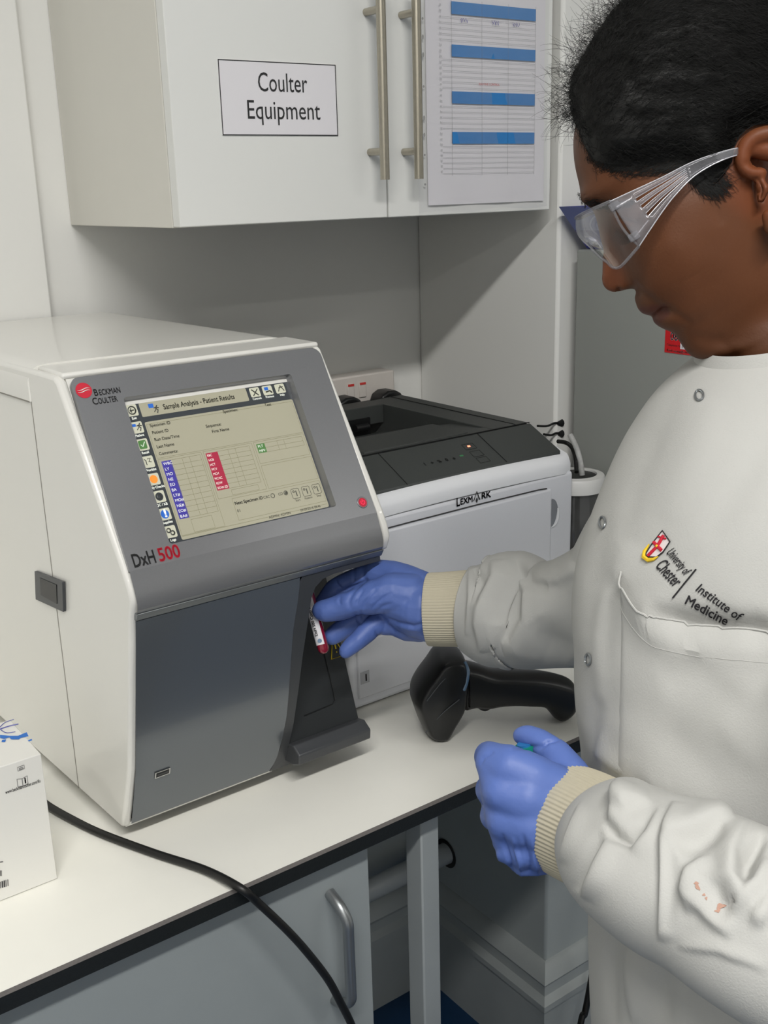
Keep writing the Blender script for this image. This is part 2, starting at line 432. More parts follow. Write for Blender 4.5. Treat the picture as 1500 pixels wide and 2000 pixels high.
# ------------------------------------------------------------------ wall cabinet
CF = 1.17; CZ = 1.561; CT = 2.30
t = thing('wall_cabinet', (0.872, 1.34, CZ), 'white two-door wall cabinet with long steel bar handles', 'cabinet')
MB().box((0.575, CF+0.020, CZ), (1.168, WY-0.001, CT)).build('body', SIDEP, t, bevel=0.001)
ds = []
for a, b in ((0.575, 0.8725), (0.8748, 1.168)):
    ds.append(MB().box((a, CF, CZ+0.001), (b, CF+0.018, CT)).build('door', WHITE, t, bevel=0.0012))
def bar(x, door, zc=0.127):
    mb = MB().tube([(x, CF-0.032, 1.6+0.005), (x, CF-0.032, 1.6+0.248)], 0.006, 20)
    for z in (1.6+0.035, 1.6+0.218): mb.tube([(x, CF-0.032, z), (x, CF, z)], 0.0048, 14)
    mb.build('handle', STEEL, door, smooth=True)
EX = Vector((1, 0, 0)); EZ = Vector((0, 0, 1)); EY = Vector((0, 1, 0))
def bar_handle(x, door):
    mb = MB().tube([(x, CF-0.031, 1.609), (x, CF-0.031, 1.840)], 0.006, 24)
    for z in (1.643, 1.806): mb.tube([(x, CF-0.031, z), (x, CF, z)], 0.0046, 16)
    mb.build('handle', STEEL, door, smooth=True, ang=40)
bar_handle(0.847, ds[0]); bar_handle(0.9015, ds[1])
# door sign
t = thing('door_sign', (0.7175, CF-0.001, 1.663), 'laminated white sign reading Coulter Equipment on the left cabinet door', 'sign')
MB().box((0.6372, CF-0.0012, 1.6625), (0.7984, CF-0.0003, 1.7442)).build('card', PAPER, t)
mb = MB(); y = CF-0.0014; x0, x1, z0, z1, w = 0.6372, 0.7984, 1.6625, 1.7442, 0.0011
for a in ((x0, z0, x1, z0+w), (x0, z1-w, x1, z1), (x0, z0, x0+w, z1), (x1-w, z0, x1, z1)): mb.box((a[0], y, a[1]), (a[2], y+0.0002, a[3]))
mb.build('black_border', INK, t)
mb = MB()
put_text(mb, 'Coulter', (0.7215, CF-0.0016, 1.7115), EX, EZ, 0.0300, 0.86, 'C', fit=0.0690); put_text(mb, 'Equipment', (0.7215, CF-0.0016, 1.6810), EX, EZ, 0.0300, 0.86, 'C', fit=0.1030)
mb.build('lettering', INK, t, fix=False)
# schedule sheet in a punched pocket
PXL, PXR, PZ0, PZ1 = 0.9385, 1.1515, 1.575, 1.872
t = thing('record_sheet', (1.045, CF-0.002, 1.566), 'ruled paper form with blue bands in a clear punched pocket on the right cabinet door', 'paper')
n = 24; rows = []
for j in range(n+1):
    z = PZ0+(PZ1-PZ0)*j/n
    rows.append([Vector((PXL+(PXR-PXL)*i/12, CF-0.0022-0.0016*(1-j/n)**3*(0.5+0.5*sin(i*1.1)), z)) for i in range(13)])
MB().grid(rows, closed=False).build('paper_sheet', PAPER, t, smooth=True)
y = CF-0.0046; mb = MB()
bands = [(1.8165, 1.832), (1.7552, 1.7695), (1.7000, 1.7145), (1.6536, 1.6678)]
bands = [(1.8120, 1.8270), (1.7610, 1.7755), (1.7035, 1.7185), (1.6530, 1.6680)]
for a, b in bands: mb.box((0.980, y, a), (1.131, y+0.0002, b))
mb.build('blue_band', BLUEINK, t, split=0.001)
mb = MB()
for a, b in zip([1.7755+0.0035, 1.7185+0.0035, 1.668+0.0035, 1.612], [1.812, 1.761, 1.7035, 1.653]):
    k = int((b-a)/0.0072)
    for i in range(k+1):
        z = b-0.0068*(i+1)+0.0028
        if z > a-0.004: mb.box((0.964, y, z), (1.131, y+0.0001, z+0.00035))
for x in (0.980, 1.0325, 1.080, 1.1308): mb.box((x, y, 1.612), (x+0.0003, y+0.0001, 1.83))
mb.build('ruled_lines', INKL, t)
mb = MB()
for i in range(34):
    z = 1.617+i*0.0068; put_text(mb, 'ab'[i % 2]+'z', (0.9595, y, z), EX, EZ, 0.0042)
mb.build('row_marks', INKL, t, fix=False)
mb = MB()
for k, x0 in enumerate((0.995, 1.050, 1.088)):
    p = [(x0+0.0016*i+0.001*sin(i*2.1), y-0.0002, 1.8055+0.003*sin(i*2.4+k)) for i in range(9)]
    mb.tube(spline(p, 3), 0.0003, 4)
mb.build('pen_initials', PENINK, t, split=0.004)
mb = MB(); put_text(mb, 'ROUTINE CONTROL', (1.027, y, 1.7275), EX, EZ, 0.0042, 0.95); mb.build('red_lettering', REDINK, t, fix=False)
rows = []
for j in range(17):
    z = 1.5655+0.31*j/16
    rows.append([Vector((0.9215+(1.156-0.9215)*i/16, CF-0.0050-0.0012*sin(i*0.9+j*0.3)*(1-j/16), z+(0.002*sin(i*0.8)+0.002*i/16 if j == 0 else 0))) for i in range(17)])
MB().grid(rows, closed=False).build('clear_pocket', CLEAR, t, smooth=True)
mb = MB()
for z, r in [(1.8035, 1.3), (1.7820, 2.2), (1.7610, 2.2), (1.7230, 1.3), (1.6850, 2.2), (1.6640, 2.0), (1.6390, 1.2), (1.6020, 1.2)]:
    vs = [(0.9318+0.0016*cos(a*pi/8), CF-0.0054, z+0.0016*r*sin(a*pi/8)*0.8) for a in range(16)]; mb.poly(vs)
mb.build('punched_hole', mat('hole_grey', rgb(160, 160, 158), 0.8), t, split=0.001)

# ------------------------------------------------------------------ the analyzer
AX0, AX1, SKW = 0.352, 0.650, -0.06
def sk(x, y, z): return Vector((x+SKW*(y-0.96), y, z))
t = thing('blood_analyzer', (0.5, 1.2, ZB), 'big white benchtop blood analyzer with a slanted touch screen and a dark sample recess', 'analyzer')
FR = [(1.040, 1.4370), (1.004, 1.4365), (0.997, 1.4320), (0.946, 1.3490), (0.8975, 1.2690), (0.8895, 1.2530), (0.8865, 1.2420), (0.8880, 1.2350), (0.8925, 1.2250), (0.897, 1.2000), (0.904, 1.171), (0.931, 1.049), (0.951, 0.993), (0.961, 0.968)]
def front_y(z):
    for i in range(len(FR)-1):
        (ya, za), (yb, zb) = FR[i], FR[i+1]
        if zb <= z <= za: return ya+(yb-ya)*(za-z)/(za-zb)
    return FR[-1][0]
# shell: full body behind the recess, with the front right bottom cut away
body = [(1.485, 1.4365)]+FR[:]+[(1.485, 0.968)]
BKX = 0.560
mb = MB()
mb.slab([sk(AX0, y, z) for y, z in body], Vector((0.010, 0, 0)))                       # left cheek
mb.build('left_cheek', SHELL, t, bevel=0.0035, seg=3)
cut = [(1.485, 1.4365)]+FR[:9]+[(1.03, 1.2245), (1.03, 0.968), (1.485, 0.968)]
mb = MB(); mb.slab([sk(AX1-0.009, y, z) for y, z in cut], Vector((0.009, 0, 0)))
mb.build('right_cheek', SHELL, t, bevel=0.003, seg=3)
ins = [(1.480, 1.4350), (1.07, 1.4350), (1.0, 1.4335), (0.952, 1.349), (0.903, 1.270), (0.893, 1.25), (0.893, 1.235), (0.91, 1.2245), (1.03, 1.2245), (1.03, 0.970), (1.480, 0.970)]
mb = MB(); mb.slab([sk(AX0+0.010, y, z) for y, z in ins], Vector((AX1-AX0-0.019, 0, 0)))
mb.build('core', SHELL, t)
mb = MB(); mb.slab([sk(AX0+0.0105, y, z) for y, z in [(1.03, 1.2245), (0.905, 1.2245), (0.910, 1.171), (0.937, 1.049), (0.957, 0.993), (0.967, 0.972), (1.03, 0.972)]], Vector((0.165, 0, 0)))
mb.build('lower_core', DARKP, t)
# top cover with its step
mb = MB()
rw = []
for y in (1.485, 1.065):
    rw.append([sk(x, y, z) for x, z in [(AX0-0.0015, 1.405), (AX0-0.0015, 1.425), (AX0+0.002, 1.4345), (AX0+0.010, 1.4395), (AX0+0.022, 1.4410), (AX1-0.022, 1.4410), (AX1-0.010, 1.4395), (AX1-0.002, 1.4345), (AX1+0.0015, 1.425), (AX1+0.0015, 1.405)]])
mb.grid(rw, closed=False); mb.add([v for v in rw[1]], [tuple(range(10))]); mb.add([v for v in rw[0]], [tuple(range(10))])
mb.build('top_cover', SHELL, t, smooth=True, ang=30)
mb = MB(); mb.box((AX0+0.0035, 0.999, 1.4330), (AX1-0.0035, 1.066, 1.4395))
me = mb.build('top_lip', SHELL, t, bevel=0.003, seg=3)
mb = MB(); mb.slab([sk(AX0-0.0003, y, z) for y, z in ((1.0645, 1.405), (1.0660, 1.405), (1.0660, 0.969), (1.0645, 0.969))], Vector((0.0005, 0, 0)))
mb.slab([sk(AX0-0.0017, y, z) for y, z in ((1.0660, 1.404), (1.485, 1.404), (1.485, 1.4055), (1.0660, 1.4055))], Vector((0.0005, 0, 0)))
mb.build('seam', mat('seam_shadow_gap', rgb(140, 137, 130), 0.7), t)
for x, y in ((0.39, 1.02), (0.60, 1.10), (0.39, 1.43), (0.60, 1.43)):
    MB().lathe((x, y, ZB), [(0, 0), (0.014, 0), (0.014, 0.0195), (0, 0.0195)], 20).build('foot', BLACK, t)
# left side port
mb = MB().slab([px(*p, 0, 0.3418)+Vector((0.0001*k, 0, 0)) for k, p in zip((-14, 18, 18, -14), ((70, 1115), (118, 1138), (120, 1196), (72, 1170)))], Vector((0.0030, 0, 0)))
f = mb.build('side_port_frame', DARKP, t)
MB().slab([px(*p, 0, 0.3414)+Vector((0.0001*k, 0, 0)) for k, p in zip((-8, 10, 10, -8), ((79, 1128), (108, 1143), (109, 1180), (81, 1162)))], Vector((0.0003, 0, 0))).build('port_opening', BLACK, f)
# slanted bezel (grey), following the profile, with a screen cut-out
SL0 = Vector((0, 0.9965, 1.4330)); SLd = Vector((0, 0.8970-0.9965, 1.2665-1.4330)); SLL = SLd.length; SLd.normalize()
SN = Vector((0, SLd.z, -SLd.y)); SN = SN if SN.y < 0 else -SN
def S(x, v, off=0.0): return Vector((x, 0, 0))+SL0+SLd*v+SN*off
BX0, BX1 = AX0+0.0085, AX1-0.0085
sx0, sx1, sv0, sv1 = 0.4065, 0.5965, 0.0265, 0.1775
def rrect(x0, x1, v0, v1, r, k=6):
    pts = []
    for cx, cv, a0 in ((x1-r, v0+r, -90), (x1-r, v1-r, 0), (x0+r, v1-r, 90), (x0+r, v0+r, 180)):
        for i in range(k+1):
            a = radians(a0+90*i/k); pts.append((cx+r*cos(a), cv+r*sin(a)))
    return pts
outer = []; k = 6
for cx, cv, a0, r in ((BX1-0.011, 0.011, -90, 0.011), (BX1, SLL, 0, 0), (BX0, SLL, 90, 0), (BX0+0.008, 0.008, 180, 0.008)):
    for i in range(k+1):
        a = radians(a0+90*i/k); outer.append((cx+r*cos(a), cv+r*sin(a)))
inner = rrect(sx0, sx1, sv0, sv1, 0.003, k)
nn = len(outer)
mb = MB()
mb.add([S(x, v, 0.0045) for x, v in outer]+[S(x, v, 0.0045) for x, v in inner], [(i, (i+1) % nn, nn+(i+1) % nn, nn+i) for i in range(nn)])
mb.add([S(x, v, 0.0045) for x, v in outer]+[S(x, v, -0.002) for x, v in outer], [(i, (i+1) % nn, nn+(i+1) % nn, nn+i) for i in range(nn)])
inn2 = rrect(sx0+0.0025, sx1-0.0025, sv0+0.0012, sv1-0.0012, 0.002, k)
mb.add([S(x, v, 0.0045) for x, v in inner]+[S(x, v, -0.0035) for x, v in inn2], [(i, (i+1) % nn, nn+(i+1) % nn, nn+i) for i in range(nn)])
# bulge below the screen
bul = [(0.8930+0.0, 1.2643), (0.8880, 1.2560), (0.8845, 1.2480), (0.8825, 1.2400), (0.8830, 1.2330), (0.8860, 1.2290), (0.8900, 1.2265), (0.8960, 1.2225)]
e0 = S(0, SLL, 0.0045)
rows = [[Vector((x, e0.y, e0.z)) if j == 0 else Vector((x, y, z)) for j, (y, z) in enumerate(bul)] for x in (BX0, (BX0+BX1)/2, BX1)]
mb.grid(rows, closed=False)
bz = mb.build('screen_bezel', BEZEL, t, smooth=True, ang=28)
mb = MB(); mb.slab([Vector((BX0, y, z)) for y, z in ((0.8852, 1.2285), (0.8900, 1.2205), (0.9100, 1.2205), (0.91, 1.2285))], Vector((BX1-BX0+0.003, 0, 0)))
mb.build('bezel_lower_lip', mat('lip_grey', rgb(120, 124, 126), 0.35, 0.4), t, bevel=0.0008)
# display
disp = MB().add([S(sx0+0.001, sv0+0.001, -0.0035), S(sx1-0.001, sv0+0.001, -0.0035), S(sx1-0.001, sv1-0.0008, -0.0035), S(sx0+0.001, sv1-0.0008, -0.0035)], [(0, 1, 2, 3)])
UI_BG = mat('display_dark', rgb(62, 66, 70), 0.25, emis=0.10, var=0.0)
disp = disp.build('display', UI_BG, t)
def uimat(n, r, g, b, e=0.45): return mat('display_'+n, rgb(r, g, b), 0.3, emis=e, var=0.01)
UB = uimat('beige', 156, 153, 134, 0.27); UC = uimat('cream', 186, 186, 168, 0.30); UD = uimat('dark_text', 40, 42, 36, 0.05); UL = uimat('line', 122, 120, 92, 0.2)
UP_ = uimat('violet', 62, 56, 140, 0.35); UR = uimat('maroon', 150, 40, 62, 0.4); UG = uimat('green', 72, 112, 62, 0.4); UO = uimat('orange', 225, 130, 50, 0.5)
UBL = uimat('blue', 40, 90, 170, 0.5); UW = uimat('white', 220, 222, 215, 0.45)
UX = Vector((1, 0, 0)); UY = -SLd
dx0, dv0, dxw, dvw = sx0+0.001, sv0+0.001, sx1-sx0-0.002, sv1-sv0-0.0018
def U(a, b, lay=1):    # a, b in 0..800 x 0..600 screen units, origin top left
    return S(dx0+dxw*a/800, dv0+dvw*b/600, -0.0035+0.00012*lay)
def urect(mb, a, b, c, d, lay=1, r=0):
    if r:
        pts = []
        for cx, cy, a0 in ((c-r, b+r, -90), (c-r, d-r, 0), (a+r, d-r, 90), (a+r, b+r, 180)):
            for i in range(5): an = radians(a0+22.5*i); pts.append(U(cx+r*cos(an), cy+r*sin(an), lay))
        mb.poly(pts)
    else: mb.quad(U(a, b, lay), U(c, b, lay), U(c, d, lay), U(a, d, lay))
def uline(mb, a, b, c, d, w=1.6, lay=2):
    if abs(c-a) > abs(d-b): urect(mb, a, b-w/2, c, b+w/2, lay)
    else: urect(mb, a-w/2, b, a+w/2, d, lay)
def ubox(mb, a, b, c, d, w=1.6, lay=2):
    uline(mb, a, b, c, b, w, lay); uline(mb, a, d, c, d, w, lay); uline(mb, a, b, a, d, w, lay); uline(mb, c, b, c, d, w, lay)
def utext(mb, s, a, b, h, sx=1.0, lay=3, al='L', bold=0.0): put_text(mb, s, U(a, b, lay), UX, UY, h*dxw/800*1.38, sx, al, bold=bold)
def ucirc(mb, a, b, r, lay=3, n=20): mb.poly([U(a+r*cos(2*pi*i/n), b+r*sin(2*pi*i/n), lay) for i in range(n)])
mb = MB(); urect(mb, 66, 18, 575, 76, 1, 5); urect(mb, 66, 98, 788, 592, 1, 8); mb.build('results_page', UB, disp, split=0.0003)
mb = MB()
tiles = [(4, 18+i*72.5) for i in range(8)]
for a, b in tiles: urect(mb, a, b, a+50, b+48, 1, 6)
for a in (590, 655, 720): urect(mb, a, 22, a+50, 64, 1, 6)
mb.build('menu_button', UC, disp, split=0.0003)
mb = MB()
for s, i in zip(('Exit', 'Analyze', 'Recall', 'Worklist', 'Daily Checks', 'QC / XB', 'Supplies', 'Logs', 'Setup')[:1]+('Patient', 'Recall', 'Worklist', 'Daily Checks', 'QC / XB', 'Supplies', 'Logs'), range(8)):
    utext(mb, s, 29, tiles[i][1]+62, 11, 0.9, 2, 'C', 0.02)
for s, a in (('Controls', 615), ('Previous', 680), ('Help', 745)): utext(mb, s, a, 76, 10, 0.9, 2, 'C', 0.02)
mb.build('menu_lettering', UW, disp, fix=False, split=0.0012)
# labels, text and icons on the page
mb = MB()
put_text(mb, 'Sample Analysis - Patient Results', U(168, 58, 3), UX, UY, 24*dxw/800*1.38, 1, 'L', bold=0.012, fit=dxw*340/800)
for s, a, b in (('Specimen ID', 84, 122), ('Patient ID', 84, 152), ('Run Date/Time', 84, 182), ('Last Name', 84, 212), ('Comments:', 84, 242), ('Specimen:', 430, 112), ('Test', 640, 112), ('Sequence:', 330, 162), ('First Name', 350, 188)):
    utext(mb, s, a, b, 14, 0.95, bold=0.01)
utext(mb, 'Next Specimen ID', 345, 500, 14, 0.95, bold=0.02); utext(mb, '01', 345, 532, 13); utext(mb, 'CBC', 485, 500, 12); utext(mb, 'CD', 560, 500, 12)
utext(mb, 'ADMIN: ADMIN', 480, 586, 12, 0.95); utext(mb, '09/09/2016 08:46', 640, 586, 12, 0.9)
for s, a in (('Start', 645), ('Position', 700), ('Stop', 755)): utext(mb, s, a, 540, 10, 0.9, 3, 'C')
mb.build('page_lettering', UD, disp, fix=False, split=0.0022)
mb = MB()
ubox(mb, 72, 108, 782, 252, 1.2); ubox(mb, 72, 258, 270, 575, 1.2); ubox(mb, 280, 258, 515, 462, 1.2); ubox(mb, 525, 258, 782, 352, 1.2); ubox(mb, 525, 362, 782, 462, 1.2); ubox(mb, 340, 472, 782, 565, 1.2)
for i in range(12): uline(mb, 125, 268+i*22, 262, 268+i*22, 1.2)
for x in (125, 178, 212, 262): uline(mb, x, 268, x, 268+11*22, 1.2)
for i in range(9): uline(mb, 345, 268+i*20, 500, 268+i*20, 1.2)
for x in (395, 430, 500): uline(mb, x, 268, x, 268+160, 1.2)
for i in range(3): uline(mb, 575, 268+i*20, 770, 268+i*20, 1.2)
for x in (640, 675, 770): uline(mb, x, 268, x, 308, 1.2)
ubox(mb, 130, 520+0, 225, 572, 1.2); ubox(mb, 350, 436, 480, 458, 1.2); uline(mb, 72, 578, 782, 578, 1.2)
mb.build('table_grid', UL, disp, split=0.0003)
mb = MB(); urect(mb, 84, 268, 128, 510, 2); a = mb.build('violet_column', UP_, disp)
mb = MB(); urect(mb, 288, 268, 345, 428, 2); mb.build('maroon_column', UR, disp)
mb = MB(); urect(mb, 535, 268, 576, 308, 2); urect(mb, 12, tiles[2][1]+6, 46, tiles[2][1]+42, 2, 6); mb.build('green_cell', UG, disp, split=0.0003)
mb = MB()
for i, s in enumerate(('WBC', 'LY', 'MO', 'NE', 'EO', 'BA', 'LY#', 'MO#', 'NE#', 'EO#', 'BA#')): utext(mb, s, 89, 285+i*22, 13, 1, 3)
for i, s in enumerate(('RBC', 'HGB', 'HCT', 'MCV', 'MCH', 'MCHC', 'RDW', 'RDW-SD')): utext(mb, s, 292, 283+i*20, 11, 0.82, 3)
for i, s in enumerate(('PLT', 'MPV')): utext(mb, s, 540, 284+i*20, 12, 1, 3)
mb.tube([U(20, tiles[2][1]+24, 4), U(27, tiles[2][1]+33, 4), U(40, tiles[2][1]+14, 4)], 0.0004, 4)
utext(mb, '!', 29, tiles[6][1]+36, 34, 1.2, 4, 'C', 0.03)
mb.build('column_lettering', UW, disp, fix=False, split=0.0022)
mb = MB(); ucirc(mb, 29, tiles[5][1]+24, 17, 2); mb.build('grey_icon', UI_BG, disp)
mb = MB(); ucirc(mb, 29, tiles[4+0][1]+24, 17, 2); mb.build('orange_icon', UO, disp)
mb = MB(); ucirc(mb, 29, tiles[6][1]+24, 18, 2); urect(mb, 105, 26, 128, 44, 2, 2); urect(mb, 8, tiles[1][1]+8, 26, tiles[1][1]+20, 2, 2); urect(mb, 665, 28, 685, 42, 2, 2); mb.build('blue_icon', UBL, disp, split=0.0003)
mb = MB()
def stroke(pts, w=0.00035): mb.tube([U(a, b, 4) for a, b in pts], w, 4)
def ring(a, b, r, w=0.0005): mb.tube([U(a+r*cos(2*pi*i/16), b+r*sin(2*pi*i/16), 4) for i in range(16)], w, 4, closed=True)
ring(29, tiles[0][1]+24, 16, 0.0007); stroke([(38, tiles[0][1]+24), (20, tiles[0][1]+24), (27, tiles[0][1]+16)], 0.0006); stroke([(20, tiles[0][1]+24), (27, tiles[0][1]+32)], 0.0006)
for ox, oy in ((112, 30), (14, tiles[1][1]+2)):
    stroke([(ox+30, oy+6), (ox+22, oy+18), (ox+30, oy+26), (ox+24, oy+38)], 0.0006); stroke([(ox+14, oy+16), (ox+24, oy+14), (ox+36, oy+18)], 0.0005); stroke([(ox+22, oy+22), (ox+12, oy+32)], 0.0005)
b0 = tiles[3][1]; stroke([(20, b0+36), (20, b0+16), (14, b0+12)], .0004); stroke([(28, b0+12), (42, b0+10), (32, b0+24), (42, b0+26)], .0004)
b0 = tiles[4][1]-72.5+0; ring(29, tiles[5][1]+24, 9, 0.0004)
b0 = tiles[7][1]; ring(22, b0+18, 8, 0.0007); ring(36, b0+30, 8, 0.0007)
stroke([(600, 30), (628, 58)], .0006); stroke([(630, 30), (602, 58)], .0006); stroke([(668, 50), (690, 46), (698, 56)], .0008); stroke([(732, 55), (748, 30), (762, 55)], .0005); stroke([(738, 40), (760, 36)], .0005)
ring(532, 495, 9, 0.0003); ring(598, 495, 9, 0.0003); ring(598, 495, 4, 0.0005)
for a in (625, 680, 735):
    mb.tube([U(a+x, 485+y, 4) for x, y in ((4, 0), (36, 0), (40, 4), (40, 38), (36, 42), (4, 42), (0, 38), (0, 4))], 0.0002, 4, closed=True)
    stroke([(a+24, 495), (a+24, 518)], .0005); ring(a+12, 497, 4, .0003)
mb.build('menu_icon', mat('display_icon_grey', rgb(60, 62, 58), 0.4, emis=0.05), disp, smooth=True, split=0.0012)
# power button, logo and model lettering
c = S(0.6285, 0.1800, 0.0046)
def disc(mb, c, r, off, n=28, sq=1.0): mb.poly([c+UX*(r*cos(2*pi*i/n))+UY*(r*sq*sin(2*pi*i/n))+SN*off for i in range(n)])
mb = MB(); mb.tube([c+UX*(0.0056*cos(2*pi*i/28))+UY*(0.0056*sin(2*pi*i/28)) for i in range(28)], 0.0009, 8, closed=True); b = mb.build('button_ring', BEZEL, t, smooth=True)
mb = MB(); disc(mb, c, 0.0053, 0.0006); b = mb.build('power_button', REDBTN, t)
mb = MB(); mb.tube([c+UX*(0.0024*sin(a))+UY*(0.0024*cos(a))+SN*0.0010 for a in [radians(40+28*i) for i in range(11)]], 0.0003, 5); mb.tube([c+UY*0.0032+SN*0.0010, c+SN*0.0010], 0.0003, 5); mb.build('power_symbol', REDGLOW, b)
c = S(0.3705, 0.0140, 0.0049)
mb = MB(); disc(mb, c, 0.0079, 0); lg = mb.build('maker_logo', REDLOGO, t)
mb = MB()
for dy in (0.0011, -0.0011):
    mb.tube([c+UX*x+UY*(dy+0.0009*sin(x*420)+0.0)+SN*0.0002 for x in [-0.0062+i*0.0124/10 for i in range(11)]], [0.0001+0.00045*sin(pi*i/10) for i in range(11)], 4)
mb.build('logo_waves', UW if False else SHELL, lg)
mb = MB()
put_text(mb, 'B', S(0.3790, 0.0210, 0.0049), UX, UY, 0.0098, 0.8, bold=0.012); put_text(mb, 'ECKMAN', S(0.3842, 0.0210, 0.0049), UX, UY, 0.0082, 0.90, bold=0.012, fit=0.0215)
put_text(mb, 'C', S(0.3752, 0.0295, 0.0049), UX, UY, 0.0098, 0.8, bold=0.012); put_text(mb, 'OULTER', S(0.3808, 0.0295, 0.0049), UX, UY, 0.0082, 0.90, bold=0.012, fit=0.0195)
mb.build('maker_lettering', INK, t, fix=False)
mb = MB(); put_text(mb, 'DxH', S(0.3655, 0.1915, 0.0049), UX, UY, 0.0182, 0.92, bold=0.018, fit=0.0225); mb.build('model_letters', INK, t, fix=False)
mb = MB(); put_text(mb, '500', S(0.3912, 0.1915, 0.0049), UX, UY, 0.0182, 0.95, bold=0.018, fit=0.0222); mb.build('model_number', REDLOGO, t, fix=False)
# lower glossy panel, left of the recess
def fp(x, z, off=0.0): return Vector((x, front_y(z)-off, z))
zs = [1.2200, 1.2100, 1.1900, 1.1600, 1.1200, 1.0800, 1.0490, 1.0200, 0.9930, 0.9800, 0.9720]
xr = {1.2200: 0.541, 1.2100: 0.541, 1.1900: 0.540, 1.1600: 0.5375, 1.1200: 0.5375, 1.0800: 0.5378, 1.0490: 0.5375, 1.0200: 0.537, 0.9930: 0.5345, 0.9800: 0.531, 0.9720: 0.526}
rows = [[fp(BX0+(xr[z]-BX0)*i/6, z, 0.0025) for i in range(7)] for z in zs]
pn = MB().grid(rows, closed=False).build('front_panel', PANEL, t, smooth=True)
# white sliver below the panel
mb = MB(); mb.slab([Vector((AX0+0.004, y, z)) for y, z in ((0.9605, 0.9715), (0.9625, 0.9665), (0.972, 0.9665), (0.972, 0.9715))], Vector((0.178, 0, 0))); mb.build('bottom_trim', SHELL, t, bevel=0.001)
# usb socket
c = fp(0.3905, 1.0305, 0.0032); vv = Vector((0, -(0.931-0.951), 0.056)).normalized(); vv = Vector((0, -0.33, 0.94))
mb = MB(); mb.add([c+EX*a+vv*b+Vector((0, -o, 0)) for o in (0, 0.0008) for a, b in ((-0.0085, -0.0042), (0.0085, -0.0042), (0.0085, 0.0042), (-0.0085, 0.0042))], [(0, 1, 2, 3), (4, 5, 6, 7), (0, 1, 5, 4), (1, 2, 6, 5), (2, 3, 7, 6), (3, 0, 4, 7)])
u = mb.build('usb_socket', CHROME, t)
mb = MB(); mb.poly([c+EX*a+vv*b+Vector((0, -0.0010, 0)) for a, b in ((-0.0072, -0.0030), (0.0072, -0.0030), (0.0072, 0.0030), (-0.0072, 0.0030))]); mb.build('usb_opening', BLACK, u)
mb = MB(); mb.poly([c+EX*a+vv*b+Vector((0, -0.0013, 0)) for a, b in ((-0.0055, -0.0004), (0.0055, -0.0004), (0.0055, 0.0012), (-0.0055, 0.0012))]); mb.build('usb_tongue', DARKP, u)
# recess frame (dark grey) round the sample opening
o_in = [(0.6415, 1.2200), (0.575, 1.2195), (0.562, 1.2165), (0.5550, 1.2080), (0.5530, 1.1960), (0.5535, 1.1700), (0.5505, 1.1240), (0.5490, 1.0800), (0.5480, 1.0350), (0.5475, 1.0060), (0.5470, 0.9840)]
o_out = [(0.6415, 1.2255), (0.560, 1.2250), (0.5450, 1.2230), (0.5412, 1.2150), (0.5400, 1.1950), (0.5378, 1.1650), (0.5378, 1.1200), (0.5378, 1.0780), (0.5376, 1.0300), (0.5360, 1.0000), (0.5290, 0.9700)]
o_in = [(0.6440, 1.2140), (0.583, 1.2135), (0.570, 1.2110), (0.5610, 1.2035), (0.5570, 1.1920), (0.5560, 1.1700), (0.5525, 1.1240), (0.5505, 1.0800), (0.5490, 1.0350), (0.5480, 1.0060), (0.5475, 0.9840)]
mb = MB(); rows = [[fp(x, z, 0.0022) for x, z in o_out], [fp(x, z, 0.0022) for x, z in o_in], [fp(x, z, -0.003)+Vector((0.0015, 0, 0)) for x, z in o_in], [Vector((x-0.003, 1.03, z)) for x, z in o_in]]
mb.grid(rows, closed=False); fr = mb.build('recess_frame', DARKP, t, smooth=True, ang=30)
bp = [(0.945, 1.000), (1.022, 1.2155)]
mb = MB(); mb.slab([Vector((0.546, 0.945, 1.0)), Vector((0.6445, 0.945, 1.0)), Vector((0.6445, 1.022, 1.2200)), Vector((0.546, 1.022, 1.2200))], Vector((0, 0.012, -0.003)))
rp = mb.build('recess_panel', RECESS, t, bevel=0.001)
mb = MB(); dv = Vector((0, 0.077, 0.22)).normalized(); nv = Vector((0, -dv.z, dv.y))
def RP(x, s, off=0.0006): return Vector((x, 0.945, 1.0))+dv*s+nv*off
mb.tube([RP(0.5750, 0.0280), RP(0.6150, 0.0300), RP(0.6185, 0.0330), RP(0.6190, 0.0400), RP(0.6190, 0.1500)], 0.0006, 6)
mb.build('panel_groove', BLACK, rp)
# bottom lip
lip = [(0.936, 1.0060), (0.9235, 0.9980), (0.9245, 0.9860), (0.9380, 0.9800), (0.960, 0.978), (0.962, 1.0000)]
mb = MB(); mb.slab([Vector((0.5475, y, z)) for y, z in lip], Vector((0.0985, 0, 0))); mb.build('recess_lip', DARKP, t, bevel=0.0018, seg=3)
mb = MB(); mb.slab([Vector((0.529, y, z)) for y, z in ((0.952, 0.985), (0.960, 0.9690), (0.985, 0.969), (0.985, 0.985))], Vector((0.112, 0, 0))); mb.build('lower_sill', DARKP, t, bevel=0.001)
# warning triangle on the recess panel
tri = [RP(0.6262, 0.0800), RP(0.6440, 0.0800), RP(0.6350, 0.1080)]
mb = MB(); mb.tube(tri, 0.0008, 6, closed=True); w = mb.build('warning_label', YEL, t)
mb = MB(); mb.tube([RP(0.6352, 0.0980), RP(0.6352, 0.0900)], 0.0008, 6); mb.tube([RP(0.6352, 0.0870), RP(0.6352, 0.0855)], 0.0008, 6); mb.build('warning_mark', YEL, w)
# aspiration probe housing seen behind the tube
MB().lathe((0.5600, 0.995, 1.095), [(0, 0), (0.007, 0.001), (0.010, 0.008), (0.010, 0.075), (0, 0.075)], 24).build('probe_housing', mat('probe_grey', rgb(96, 108, 116), 0.3, coat=0.4), t, smooth=True)
